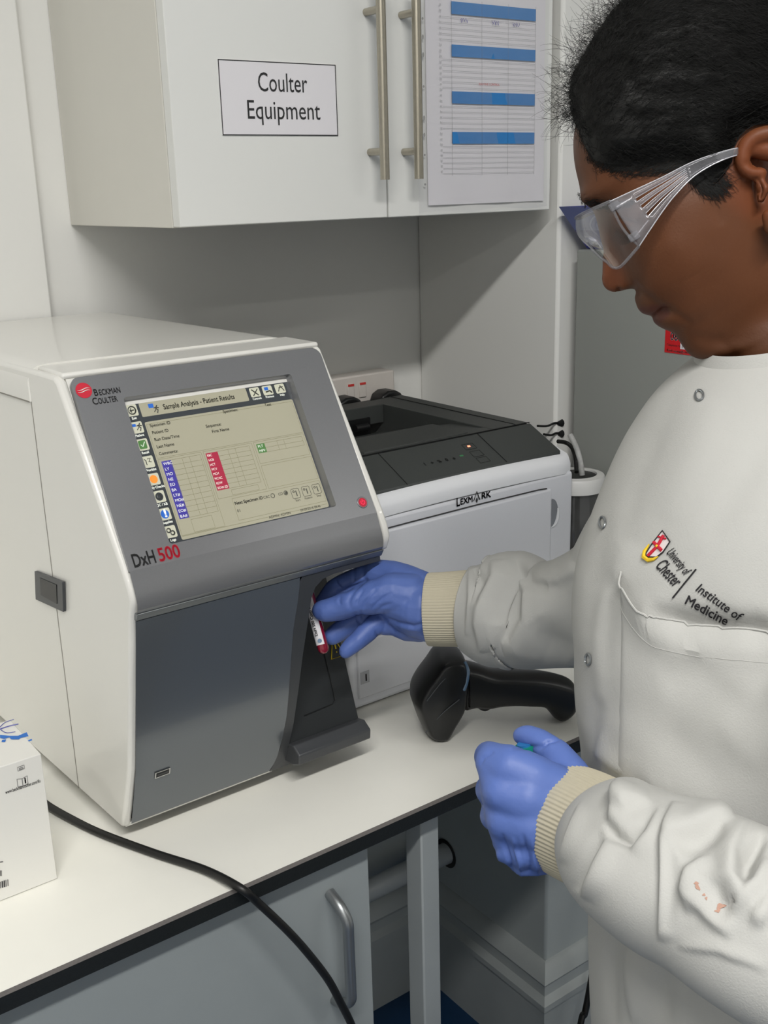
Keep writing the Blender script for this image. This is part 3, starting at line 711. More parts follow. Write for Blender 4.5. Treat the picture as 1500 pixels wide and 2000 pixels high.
# ------------------------------------------------------------------ printer
PX0, PX1, PY0, PY1 = 0.700, 1.100, 1.045, 1.430
t = thing('laser_printer', (0.9, 1.24, ZB), 'light grey laser printer with a charcoal top behind the analyzer', 'printer')
MB().box((PX0, PY0, 0.954), (PX1, PY1, 1.205)).build('body', PRBODY, t, bevel=0.006, seg=3)
MB().box((PX0+0.01, PY0+0.01, ZB), (PX1-0.01, PY1-0.01, 0.955)).build('foot_rail', BLACK, t)
# curved rim strip round the top of the front
def arc_x(f): return PX0+(PX1-PX0)*f
rows = []
for i in range(25):
    f = i/24; x = PX0+(PX1-PX0)*f; dz = 0.004*(1-(2*f-1)**2); e = 0.007*max(0, abs(2*f-1)-0.94)/0.06
    rows.append([Vector((x, PY0+e, 1.202+dz)), Vector((x, PY0-0.0005+e, 1.214+dz)), Vector((x, PY0+0.004+e, 1.2235+dz)), Vector((x, PY0+0.014, 1.2275+dz)), Vector((x, PY0+0.05, 1.238+dz)), Vector((x, PY0+0.05, 1.20))])
MB().grid(rows, closed=False).build('top_rim', PRRIM, t, smooth=True, ang=50)
# charcoal top: sloping control panel + flat lid with an output well
prof = [(PY0+0.016, 1.2325), (PY0+0.078, 1.2640), (PY0+0.09, 1.2655)]
z_t = 1.2655
XA, XB = PX0+0.006, PX1-0.012
mb = MB(); mb.slab([Vector((XA, y, z)) for y, z in ((PY0+0.015, 1.222), (PY0+0.015, 1.2335), (PY0+0.0785, 1.2640), (PY0+0.0785, 1.222))], Vector((XB-XA, 0, 0)))
cp = mb.build('control_panel', PRTOP, t, bevel=0.0015)
# lid as ring around well
y0, y1 = PY0+0.080, PY1-0.002
wx0, wx1, wy0, wy1 = 0.775, 1.015, 1.165, 1.385
mb = MB()
mb.box((XA, y0, 1.20), (wx0, y1, z_t)); mb.box((wx1, y0, 1.20), (XB-0.004, y1, z_t)); mb.box((wx0, wy1, 1.235), (wx1, y1, z_t)); mb.box((wx0, y0, 1.20), (wx1, wy0-0.02, z_t-0.0005))
o = mb.build('top_cover', PRTOP, t, bevel=0.0012)
mb = MB(); mb.slab([Vector((wx0, y, z)) for y, z in ((wy0-0.02, z_t-0.0015), (wy0+0.05, z_t-0.006), (wy1+0.01, 1.218), (wy1+0.01, 1.205), (wy0-0.02, 1.205))], Vector((wx1-wx0, 0, 0))); mb.build('output_tray', PRTOP, t)
mb = MB(); mb.slab([Vector((wx0+0.02, y, z)) for y, z in ((wy0-0.035, z_t+0.001), (wy0+0.045, z_t+0.0005), (wy0+0.045, z_t-0.003), (wy0-0.035, z_t-0.004))], Vector((wx1-wx0-0.06, 0, 0))); mb.build('paper_stop', PRTOP, t, bevel=0.001)
mb = MB(); mb.box((wx0+0.03, wy1-0.004, 1.218), (wx1-0.03, wy1+0.004, 1.248)); mb.build('exit_slot', BLACK, t)
for k in range(3): MB().tube([(0.81+0.07*k, wy1-0.012, 1.236), (0.835+0.07*k, wy1-0.012, 1.236)], 0.006, 12).build('exit_roller', BLACK, t, smooth=True)
mb = MB()
mb.box((XA, y0-0.0012, 1.2640), (XB, y0+0.0002, 1.2652))
mb.tube([(wx1+0.045, y0, z_t+0.0001), (wx1+0.045, y1, z_t+0.0001)], 0.0006, 5)
mb.build('lid_seam', BLACK, t)
def CP(x, s, off=0.0004):   # on the sloping panel, s metres up from its front edge
    d = Vector((0, 0.0635, 0.0305)).normalized(); return Vector((x, PY0+0.015, 1.2335))+d*s+Vector((0, -d.z, d.y))*off
cu = Vector((0, 0.0635, 0.0305)).normalized()
mb = MB()
for x in (0.812, 0.985): mb.tube([CP(x, 0.0005), CP(x, 0.069)], 0.0005, 5)
mb.build('panel_seam', BLACK, cp, split=0.002)
mb = MB(); mb.poly([CP(0.950, 0.046), CP(0.9545, 0.046), CP(0.9545, 0.049), CP(0.950, 0.049)]); mb.build('indicator_light', mat('indicator_orange', rgb(255, 120, 90), 0.4, emis=3.0), cp)
mb = MB(); mb.poly([CP(0.924, 0.0305), CP(0.930, 0.0305), CP(0.930, 0.0335), CP(0.924, 0.0335)]); mb.build('start_symbol', mat('indicator_green', rgb(50, 110, 70), 0.4, emis=0.2), cp)
mb = MB()
for x0, s0, x1, s1 in ((0.943, 0.041, 0.962, 0.053), (0.944, 0.024, 0.962, 0.036), (0.944, 0.010, 0.962, 0.021)):
    mb.tube([CP(x0, s0), CP(x1, s0), CP(x1, s1), CP(x0, s1)], 0.00025, 4, closed=True)
mb.build('button_outline', BLACK, cp, split=0.0005)
mb = MB()
for k, s in enumerate(('!', '+', '%', '0', 'o')): put_text(mb, s, CP(0.862+0.0125*k, 0.028), EX, cu, 0.008, 1, 'C', bold=0.03)
mb.build('status_symbol', BLACK, cp, fix=False, split=0.001)
# white front corner on the right
MB().box((PX1-0.012, PY0+0.03, 1.20), (PX1, PY1-0.03, 1.2325)).build('side_rim', PRRIM, t, bevel=0.003)
# drop-down front flap outline
yf = PY0-0.0006
mb = MB()
def fr_line(p, r=0.0008): mb.tube([Vector((x, yf, z)) for x, z in p], r, 6)
fr_line([(PX0+0.01, 1.1880), (0.80, 1.1892), (0.92, 1.1900), (1.03, 1.1892), (1.046, 1.1882)], 0.0009)
fr_line([(PX0+0.01, 1.0500), (1.06, 1.0500)], 0.0012)
mb.build('flap_gap', BLACK, t, split=0.002)
MB().box((PX0+0.012, PY0-0.0035, 1.0520), (1.0535, PY0+0.002, 1.1868)).build('front_flap', PRBODY, t, bevel=0.003, seg=3)
MB().box((PX0+0.012, PY0-0.0030, 0.968), (PX1-0.010, PY0+0.002, 1.0480)).build('paper_drawer', PRBODY, t, bevel=0.002, seg=2)
mb = MB(); vs = []
for i in range(13):
    a = radians(-90+15*i); vs.append((1.056+0.013*cos(a), 1.150+0.021*sin(a)))
mb.poly([Vector((x, PY0-0.0008, z)) for x, z in vs]); g = mb.build('finger_recess', mat('printer_recess', rgb(128, 132, 138), 0.5), t)
mb = MB(); mb.tube([Vector((x, PY0-0.001, z)) for x, z in vs[:8]], [0.0004+0.0022*sin(pi*i/8) for i in range(8)], 8); mb.build('recess_edge', PRRIM, g, smooth=True)
mb = MB(); o0 = Vector((0.8780, PY0-0.0012, 1.1962))
PRF = PY0-0.0012
put_text(mb, 'L', (0.8790, PRF, 1.1950), EX, EZ, 0.0165, 0.8, bold=0.02); put_text(mb, 'EXM', (0.8858, PRF, 1.1960), EX, EZ, 0.0120, 0.80, bold=0.02, fit=0.0215)
put_text(mb, 'RK', (0.9228, PRF, 1.1965), EX, EZ, 0.0125, 0.8, bold=0.02, fit=0.0175)
ap = lambda pts: mb.add([(0.9085+a*0.0130, PRF, 1.1965+b*0.0125) for a, b in pts], [tuple(range(len(pts)))])
ap([(0, 0), (0.14, 0), (0.52, 0.92), (0.46, 1.0)]); ap([(0.46, 1.0), (0.54, 1.0), (1.0, 0), (0.78, 0)]); ap([(0.34, 0.02), (0.5, -0.32), (0.66, 0.02), (0.5, 0.36)])
mb.build('maker_lettering', INK, t, fix=False)
MB().box((0.7150, PY0-0.0036, 0.989), (0.7290, PY0-0.0026, 1.006)).build('drawer_badge', mat('badge_light_grey', rgb(178, 180, 185), 0.4), t, bevel=0.001)
mb = MB(); put_text(mb, '1', (0.7222, PY0-0.0038, 0.9925), EX, EZ, 0.0135, 0.9, 'C', bold=0.03); mb.build('drawer_number', INK, t, fix=False)
# ------------------------------------------------------------------ socket and plugs
t = thing('wall_socket', (1.03, WY, 1.212), 'white double wall socket with two red-topped switches behind the printer', 'socket')
MB().box((0.956, WY-0.038, 1.212), (1.104, WY, 1.300)).build('back_box', SOCKET, t, bevel=0.003)
for x in (1.004, 1.028):
    s = MB().box((x, WY-0.0405, 1.262), (x+0.014, WY-0.037, 1.287)).build('switch', SOCKET, t, bevel=0.001)
    MB().box((x+0.001, WY-0.0412, 1.2835), (x+0.013, WY-0.0395, 1.2872)).build('red_mark', REDSW, s)
for i, (x, lb) in enumerate(((1.0725, 'black mains plug on the right of the double socket'), (0.988, 'black mains plug on the left of the double socket, mostly behind the analyzer'))):
    mb = MB(); pr = [(x-0.026, 1.222), (x-0.026, 1.252), (x-0.020, 1.266), (x-0.008, 1.272), (x+0.008, 1.272), (x+0.020, 1.266), (x+0.026, 1.252), (x+0.026, 1.222)]
    mb.slab([Vector((a, WY-0.039, b)) for a, b in pr], Vector((0, -0.034, 0)))
    o = mb.build('mains_plug', BLACK, None, bevel=0.004, seg=3); tag(o, lb, 'plug', 'plugs in the wall socket')
# ------------------------------------------------------------------ grey fridge, bin, sticker
FX = 1.205
t = thing('benchtop_fridge', (1.48, 1.0, ZB), 'plain grey enamelled benchtop fridge beside the wall corner with a red sticker', 'fridge')
MB().box((FX, 0.86, 0.955), (1.76, 1.150, 1.504)).build('body', FRIDGE, t, bevel=0.003)
MB().box((FX+0.01, 0.835, 0.965), (1.755, 0.859, 1.500)).build('door', FRIDGE, t, bevel=0.003)
for x, y in ((1.24, 0.89), (1.72, 0.89), (1.24, 1.12), (1.72, 1.12)): MB().lathe((x, y, ZB), [(0, 0), (.012, 0), (.012, .006), (0, .006)], 12).build('foot', BLACK, t)
y0, y1 = 0.978, 0.878
s = MB().box((FX-0.0008, y1, 1.3695), (FX-0.0001, y0, 1.428)).build('red_sticker', STICK, t)
NYv = Vector((0, -1, 0)); mb = MB()
put_text(mb, '0845 600', (FX-0.0011, 0.9690, 1.3875), NYv, EZ, 0.0155, 0.85, bold=0.02); put_text(mb, 'Email: testing@calibration', (FX-0.0011, 0.9740, 1.3715), NYv, EZ, 0.0045, 1.0, bold=0.01)
mb.build('sticker_lettering', PAPER, s, fix=False)
MB().box((FX-0.0013, 0.925, 1.3765), (FX-0.0009, 0.951, 1.3860)).build('number_box', PAPER, s)
mb = MB(); put_text(mb, '1820', (FX-0.0016, 0.9495, 1.3780), NYv, EZ, 0.0095, 0.9); put_text(mb, 'Telephone No', (FX-0.0011, 0.9740, 1.3790), NYv, EZ, 0.0042, 1.0); mb.build('sticker_number', INK, s, fix=False)
# open blue bin with flared sides, standing on the fridge
t = thing('blue_bin', (1.27, 1.12, 1.5045), 'small open blue plastic bin with flared sides on top of the grey fridge', 'bin')
def frustum(z0, z1, b, c, th):
    r = [[Vector((x, y, z)) for x, y in ((q[0], q[2]), (q[1], q[2]), (q[1], q[3]), (q[0], q[3]))] for z, q in ((z0, b), (z1, c))]
    return r
lo = (1.222, 1.30, 1.095, 1.145); hi = (1.172, 1.33, 1.075, 1.155)
r = frustum(1.5045, 1.566, lo, hi, 0)
lo2 = (1.224, 1.298, 1.097, 1.143); hi2 = (1.1745, 1.3275, 1.0775, 1.1525)
r2 = frustum(1.5065, 1.566, lo2, hi2, 0)
mb = MB(); mb.grid([r[0], r[1], r2[1], r2[0]]); mb.add(r[0], [(0, 1, 2, 3)]); mb.add(r2[0], [(0, 1, 2, 3)])
mb.build('tub', NAVY, t)
mb = MB()
lb = [r[0][0].lerp(r[1][0], 0.45), r[0][1].lerp(r[1][1], 0.35), r[1][1], r[1][0]]
mb.poly([v+Vector((0, -0.0006, 0.0)) for v in lb]); lb = [r[0][0].lerp(r[1][0], 0.45), r[0][3].lerp(r[1][3], 0.45), r[1][3], r[1][0]]; mb.poly([v+Vector((-0.0006, 0, 0)) for v in lb]); mb.build('pale_label', NAVYL, t)
# fridge cables
for k, (ya, za, lb) in enumerate((((1.150), 1.236, 'upper short black cable at the fridge side'), ((1.120), 1.212, 'lower short black cable at the fridge side'))):
    mb = MB(); a = px(1096, (826, 847)[k], 0, FX-0.001); b = px((1050, 1062)[k], (832, 848)[k], 1, 1.165)
    mb.tube([a, a.lerp(b, 0.16)], [0.0065, 0.003], 10); mb.tube(spline([a, a.lerp(b, 0.3)+Vector((0, 0, 0.001)), a.lerp(b, 0.6)+Vector((0, 0, -0.002)), b], 5), 0.0018, 8)
    tag(mb.build('fridge_cable', BLACK, None, smooth=True), lb, 'cable', 'black cables by the fridge')
# ------------------------------------------------------------------ waste jar with hose
JC = Vector((1.1465, 1.086, ZB)); t = thing('waste_jar', JC, 'smoky clear jar with a white ring lid between printer and fridge', 'jar')
mb = MB().lathe(JC, [(0, 0.001), (0.036, 0.001), (0.041, 0.008), (0.042, 0.15), (0.040, 0.19), (0.0385, 0.205), (0.0385, 0.218)], 40); mb.build('jar_body', JARP, t, smooth=True)
MB().lathe(JC, [(0, 0.003), (0.039, 0.003), (0.0395, 0.10), (0, 0.10)], 40).build('dark_liquid', mat('dark_waste', rgb(28, 30, 30), 0.2), t, smooth=True)
MB().lathe(JC, [(0.0405, 0.2105), (0.0440, 0.2115), (0.0445, 0.229), (0.0425, 0.233), (0.032, 0.2345), (0.031, 0.231), (0.0405, 0.2105)], 48).build('lid_ring', JARLID, t, smooth=True, ang=50)
MB().lathe(JC, [(0, 0.2315), (0.0315, 0.2315)], 40).build('lid_disc', BLACK, t)
a = JC+Vector((0.006, 0.004, 0.231))
pts = [px(1137, 928, 1, 1.075), px(1134, 905, 1, 1.078), px(1126, 875, 1, 1.085), px(1113, 848, 1, 1.095)]
MB().tube(spline(pts, 8), 0.0042, 12).build('clear_hose', HOSE, t, smooth=True)
pts = [px(1090, 862, 1, 1.13), px(1106, 865, 1, 1.11), px(1118, 876, 1, 1.10), px(1124, 897, 1, 1.085), px(1126, 922, 1, 1.07)]
tag(MB().tube(spline(pts, 8), 0.0032, 10).build('black_hose', RUBBER, None, smooth=True), 'thin black hose running from the printer back to the jar lid', 'hose')
# ------------------------------------------------------------------ carton at the left
bx = (0.150, 0.2745, 0.945, 1.035, ZB+0.0005, 1.0895)
t = thing('reagent_carton', (0.21, 0.99, ZB), 'small white reagent carton with blue artwork on its lid at the left edge', 'box')
b = MB().box((bx[0], bx[2], bx[4]), (bx[1], bx[3], bx[5])).build('carton_body', CART, t, bevel=0.0008)
def LT(x, y): return Vector((x, y, 1.0899))
mb = MB(); pl = [(0.262, 1.002), (0.255, 1.0005), (0.245, 0.998), (0.236, 0.9975), (0.225, 1.0), (0.222, 1.0)]
P = lambda a, b: px(a, b, 2, 1.0900)
mb.poly([P(*q) for q in ((0, 1435), (18, 1437), (35, 1437), (52, 1430), (56, 1438), (40, 1441), (37, 1444), (22, 1444), (18, 1440), (8, 1443), (0, 1441))])
mb.poly([P(*q) for q in ((4, 1445), (12, 1444), (10, 1449), (3, 1449))]); mb.poly([P(*q) for q in ((54, 1446), (62, 1443), (63, 1446), (57, 1448))])
mb.build('blue_artwork', CBLUE, b, split=0.0005)
mb = MB()
mb.tube(spline([P(0, 1424), (P(18, 1418)), P(36, 1414)], 6), [0.0007]*13, 5); mb.tube(spline([P(0, 1420), P(10, 1411), P(27, 1405)], 6), [0.0004]*13, 5); mb.tube(spline([P(0, 1424), P(12, 1431), P(30, 1429)], 6), [0.0004]*13, 5)
mb.build('violet_curve', CPURP, b, smooth=True, split=0.0005)
yq = bx[2]-0.0004; Q = lambda a, b_: px(a, b_, 1, yq)
mb = MB()
def qline(pts, r=0.00022, c=False): mb.tube([Q(*p) for p in pts], r, 4, closed=c)
qline([(34, 1499), (47, 1494), (48, 1501), (35, 1506)], c=True); qline([(37, 1501), (45, 1498)]); qline([(37, 1503.5), (46, 1500)])
qline([(33, 1522), (43, 1521), (53, 1515), (55, 1531), (45, 1535), (35, 1537)], c=True); qline([(43, 1521), (45, 1535)])
put_text(mb, 'i', Q(48.2, 1530), EX, EZ, 0.0085, 1, 'L', bold=0.03)
put_text(mb, 'www.beckmancoulter.com/ifu', Q(11, 1551), EX, EZ, 0.0052, 0.88, 'L', bold=0.01, fit=0.0335)
qx = [0, 3, 4.5, 7, 8.5, 11, 14.5, 17]
for i in range(7):
    if i % 1 == 0: mb.poly([Q(qx[i], 1722-qx[i]*0.3), Q(qx[i]+1.4, 1722-qx[i]*0.3), Q(qx[i]+2.0, 1735-qx[i]*0.3), Q(qx[i]+.6, 1735-qx[i]*0.3)])
for i in (0, 2.2): mb.poly([Q(i, 1700), Q(i+1.2, 1700), Q(i+1.4, 1711), Q(i+.2, 1711)])
qline([(0, 1684), (6, 1683)], 0.0004)
mb.build('printed_symbol', INK, b, fix=False, split=0.002)
# ------------------------------------------------------------------ barcode scanner lying on the bench
A0 = px(840, 1430, 2, ZB); B0 = px(1095, 1402, 2, ZB); SD = (B0-A0).normalized(); SNn = Vector((SD.y, -SD.x, 0)); 
if SNn.dot(FW) > 0: SNn = -SNn
SCn = A0+Vector((0, 0, 0.0015))
def sc(x, y, off=0.0):
    return plane_hit(x, y, SCn, SNn)+SNn*off
def pillow(poly, hw, inset, lays=6, cx=None):
    """traced outline given real thickness with rounded shoulders"""
    n = len(poly); P2 = [Vector(p) for p in poly]; rows = []
    c = sum(P2, Vector((0, 0)))/n
    area_ = sum(P2[i].x*P2[(i+1) % n].y-P2[(i+1) % n].x*P2[i].y for i in range(n)); sg = 1 if area_ > 0 else -1
    nr = []
    for i in range(n):
        e = (P2[(i+1) % n]-P2[i-1]); nr.append(Vector((-e.y, e.x)).normalized()*sg)
    L = []
    for k in range(lays+1):
        a = pi/2*k/lays; L.append((-hw*cos(a*1.0) if False else -hw*(1-0)*cos(a), inset*(1-sin(a))))
    lay = [(w, i_) for w, i_ in L]+[(-w, i_) for w, i_ in L[::-1][1:]]
    for w, i_ in lay: rows.append([(P2[j]+nr[j]*i_, w) for j in range(n)])
    return rows
def build_pillow(mb, poly, hw, inset, place, sub=3):
    pp = [tuple(v) for v in spline([(*p, 0) for p in poly+[poly[0]]], sub)][:-1]
    rows = pillow([(p[0], p[1]) for p in pp], hw, inset)
    mb.grid([[place(q.x, q.y, w) for q, w in r] for r in rows], cap=True)
t = thing('barcode_scanner', (A0+B0)/2, 'black handheld barcode scanner lying on its side by the white sleeve', 'scanner')
head = [(804, 1366), (806, 1345), (818, 1322), (836, 1298), (852, 1276), (872, 1268), (896, 1270), (906, 1284), (909, 1310), (907, 1340), (903, 1368), (896, 1384), (884, 1404), (870, 1427), (850, 1432), (830, 1425), (816, 1400)]
mb = MB(); build_pillow(mb, head, 0.034, 13, sc); mb.build('head', SCANB, t, smooth=True, ang=60)
grip = [(896, 1290), (930, 1297), (960, 1307), (1000, 1309), (1040, 1311), (1064, 1314), (1088, 1319), (1112, 1327), (1123, 1340), (1126, 1366), (1118, 1388), (1098, 1403), (1082, 1400), (1070, 1387), (1058, 1377), (1030, 1375), (1000, 1374), (972, 1376), (950, 1380), (925, 1378), (900, 1380), (890, 1340)]
mb = MB(); build_pillow(mb, grip, 0.020, 16, sc); mb.build('grip', SCANB, t, smooth=True, ang=60)
mb = MB(); build_pillow(mb, [(925, 1370), (945, 1372), (970, 1372), (958, 1380), (945, 1386), (932, 1381)], 0.008, 3, sc); mb.build('trigger', SCANB, t, smooth=True)
mb = MB(); mb.tube(spline([sc(897, 1275, 0.026), sc(902, 1290, 0.0305), sc(899, 1310, 0.0325), sc(893, 1326, 0.033)], 6), [0.0012]+[0.0022]*17+[0.0012], 8); mb.build('light_strip', SCANW, t, smooth=True)
mb = MB(); mb.poly([sc(863+8*cos(a*pi/10)+3*sin(a*pi/10), 1286-11*sin(a*pi/10), 0.0300) for a in range(20)]); bd = mb.build('round_badge', mat('badge_grey', rgb(70, 66, 66), 0.3), t)
mb = MB(); mb.poly([sc(858, 1290, 0.0303), sc(866, 1277, 0.0303), sc(869, 1279, 0.0303), sc(861, 1292, 0.0303)]); mb.build('red_word_mark', REDINK, bd)
mb = MB()
for k in range(3): mb.tube([sc(833+4*k, 1322-2*k, 0.0335), sc(839+4*k, 1312-2*k, 0.0335)], 0.0006, 5)
mb.build('vent_slot', BLACK, t, split=0.0003)
mb = MB(); mb.tube(spline([sc(822, 1345, .0345), sc(845, 1315, .0346), sc(858, 1302, .0340)], 5), 0.0005, 5); mb.tube(spline([sc(822, 1408, .030), sc(850, 1370, .0346), sc(884, 1342, .0346)], 5), 0.0006, 5); mb.build('moulding_line', mat('scanner_edge', rgb(70, 74, 78), 0.3), t, smooth=True, split=0.001)
mb = MB(); mb.tube(spline([sc(1120, 1346, 0), sc(1135, 1345, 0), sc(1160, 1350, 0.0), sc(1200, 1390, 0.0)], 6), 0.0035, 10); mb.build('cable', RUBBER, t, smooth=True)
# ------------------------------------------------------------------ loose black lead over the bench edge
pts = [px(60, 1545, 2, ZB+0.0045), px(92, 1572, 2, ZB+0.0045), px(140, 1600, 2, ZB+0.0045), px(200, 1629, 2, ZB+0.0045), px(300, 1666, 2, ZB+0.0045), px(400, 1699, 2, ZB+0.0055), px(470, 1735, 2, ZB+0.007), px(505, 1764, 1, 0.806), px(560, 1816, 1, 0.800), px(600, 1860, 1, 0.797), px(640, 1912, 1, 0.795), px(665, 1958, 1, 0.794), px(690, 2010, 1, 0.793), px(720, 2100, 1, 0.79), px(740, 2300, 1, 0.79)]
tag(MB().tube(spline(pts, 10), 0.0042, 14).build('power_lead', RUBBER, None, smooth=True), 'thick black lead curving across the bench and over its front edge', 'cable')
p0 = px(1150, 1940, 1, 1.10); p1 = px(1120, 2080, 1, 1.08); pts = [p0+Vector((0.13, 0.03, 0.93-p0.z)), p0+Vector((0.09, 0.02, (0.93-p0.z)*0.5)), p0, px(1136, 1990, 1, 1.09), p1, Vector((p1.x-0.03, p1.y, 0.03)), Vector((p1.x-0.08, p1.y+0.02, 0.0065)), Vector((p1.x-0.25, p1.y+0.10, 0.0065))]
tag(MB().tube(spline(pts, 8), 0.006, 10).build('floor_cable', RUBBER, None, smooth=True), 'black cable hanging under the bench beside the coat hem', 'cable')
tag(MB().box((0.86, 1.30, 0.0), (0.985, 1.345, 0.03)).build('wood_offcut', mat('orange_wood', rgb(150, 92, 52), 0.6, var=0.2), None, bevel=0.002), 'orange-brown wood strip on the blue floor under the bench', 'wood')
# ------------------------------------------------------------------ the person
def vcol_mat(name, rough, spec=0.5, bump=0.0, bscale=400, sub=0.0, bumpd=0.0005, sheen=0.0):
    m = mat(name, (0.5, 0.5, 0.5), rough, spec=spec, bump=bump, bscale=bscale, sub=sub, bumpd=bumpd, sheen=sheen)
    nt = m.node_tree; b = nt.nodes['Principled BSDF']
    a = nt.nodes.new('ShaderNodeAttribute'); a.attribute_name = 'tone'
    mx = [n for n in nt.nodes if n.bl_idname == 'ShaderNodeMix'][0]
    mul = nt.nodes.new('ShaderNodeMix'); mul.data_type = 'RGBA'; mul.blend_type = 'MULTIPLY'; mul.inputs['Factor'].default_value = 1.0
    mx.inputs['A'].default_value = (0.93, 0.93, 0.93, 1); mx.inputs['B'].default_value = (1.0, 1.0, 1.0, 1)
    nt.links.new(a.outputs['Color'], mul.inputs['A']); nt.links.new(mx.outputs['Result'], mul.inputs['B']); nt.links.new(mul.outputs['Result'], b.inputs['Base Color'])
    return m
SKIN = vcol_mat('skin', 0.5, spec=0.28, bump=0.25, bscale=700, bumpd=0.0004)
COAT = mat('coat_twill', rgb(184, 184, 181), 0.85, spec=0.12, var=0.02, vscale=14, bump=0.35, bscale=900, bumpd=0.0006, aniso=(1, 1, 1))
CUFFM = mat('cuff_knit', rgb(190, 183, 163), 0.9, spec=0.1, var=0.04, vscale=200)
THREAD = mat('black_thread', rgb(34, 32, 36), 0.8)
GLOVE = mat('nitrile_glove', rgb(84, 108, 174), 0.5, spec=0.45, var=0.05, vscale=40, bump=0.5, bscale=90, bumpd=0.0012, aniso=(1, 1, 1))
HAIRM = mat('dark_hair', rgb(17, 17, 16), 0.6, spec=0.3, var=0.4, vscale=120)
TROUS = mat('dark_trousers', rgb(40, 42, 48), 0.8)
DH = 0.75
SDE = -(pd(1330, 400, DH)-EYE).normalized()          # towards the near side of the head
HS = DH/F                                            # metres per traced unit in the head's middle plane
Fh, Dh = (-0.866, 0.5), (0.5, 0.866)
def HP(u, v, w):      # u forward, v down the face axis, w sideways, all in traced units
    x = 1120+Fh[0]*u+Dh[0]*v; y = 279+Fh[1]*u+Dh[1]*v
    return pd(x, y, DH)+SDE*(w*HS)
def HX(x, y, w): return pd(x, y, DH)+SDE*(w*HS)
front = [(-163, -262), (-158, -240), (-150, -214), (-115, -138), (-70, -70), (-24, -20), (0, -1), (40, 19), (82, 32), (107, 38), (133, 33), (154, 32), (186, 30), (223, 30), (263, 34), (300, 36), (330, 38), (361, 33), (369, 32), (391, 29), (404, 24), (420, 16), (436, 15), (466, 12), (479, 6), (489, -4), (500, -20), (512, -41), (555, -62), (640, -100), (700, -130)]
extra = [(133, 0), (154, 6), (186, 19), (212, 26), (223, 34), (243, 44), (263, 54), (274, 54.5), (283, 51), (294, 40), (299, 20), (304, 5), (312, 1), (320, 0)]
lips = [(312, 0), (320, 9), (332, 13), (344, 17), (354, 17), (361, 13.5), (367, 6), (370, 4), (374, 6), (379, 9), (388, 8), (396, 6), (404, 4), (420, 0)]
back = [(-163, -262), (-160, -300), (-150, -350), (-120, -425), (-88, -462), (-40, -492), (4, -503), (60, -495), (120, -465), (174, -415), (248, -355), (342, -335), (443, -345), (560, -365), (700, -400)]
wid = [(-163, 4), (-160, 45), (-150, 90), (-115, 152), (-70, 186), (0, 207), (80, 208), (150, 204), (220, 202), (300, 190), (360, 178), (420, 164), (466, 150), (500, 146), (560, 150), (640, 158), (700, 165)]
tap = [(-163, 0), (0, .05), (80, .10), (160, .10), (230, .10), (300, .16), (360, .24), (420, .34), (470, .42), (500, .30), (560, 0), (700, 0)]
mb = MB(); rows = []
NV = 190; NT = 120
for i in range(NV+1):
    t_ = i/NV; v = -163+863*(t_ if t_ > 0.06 else t_**1.6/0.06**0.6)
    uf = interp(front, v)[0]; ub = interp(back, v)[0]; b = interp(wid, v)[0]; k = interp(tap, v)[0]
    uc = uf*0.42+ub*0.58
    ex = interp(extra, v)[0] if 133 < v < 320 else 0
    lp = interp(lips, v)[0] if 312 < v < 420 else 0
    row = []
    for j in range(NT):
        th = 2*pi*j/NT; c, s = cos(th), sin(th)
        pu = abs(c)**0.88*(1 if c > 0 else -1); pw = abs(s)**0.92*(1 if s > 0 else -1)
        u = uc+(uf-uc)*pu if c > 0 else uc+(uc-ub)*pu
        w = b*pw*(1-k*(1+c)/2)
        if c > 0:
            sg = interp([(130, 20), (186, 20), (223, 24), (263, 34), (290, 36), (320, 30)], v)[0]
            u += ex*math.exp(-(w/sg)**2) + lp*math.exp(-(w/52)**2)
            u -= 20*math.exp(-((abs(w)-82)/44)**2)*math.exp(-((v-165)/30)**2)      # eye sockets
            u += 13*math.exp(-((abs(w)-84)/30)**2)*math.exp(-((v-172)/20)**2)      # closed lids over the eyeballs
            u += 8*math.exp(-((abs(w)-60)/50)**2)*math.exp(-((v-108)/18)**2)       # brow ridge
            u += 9*math.exp(-((abs(w)-100)/50)**2)*math.exp(-((v-285)/55)**2)      # cheeks
            u -= 7*math.exp(-((abs(w)-66)/16)**2)*math.exp(-((v-370)/12)**2)       # mouth corners
        row.append(HP(u, v, w))
    rows.append(row)
mb.grid(rows, cap=True)
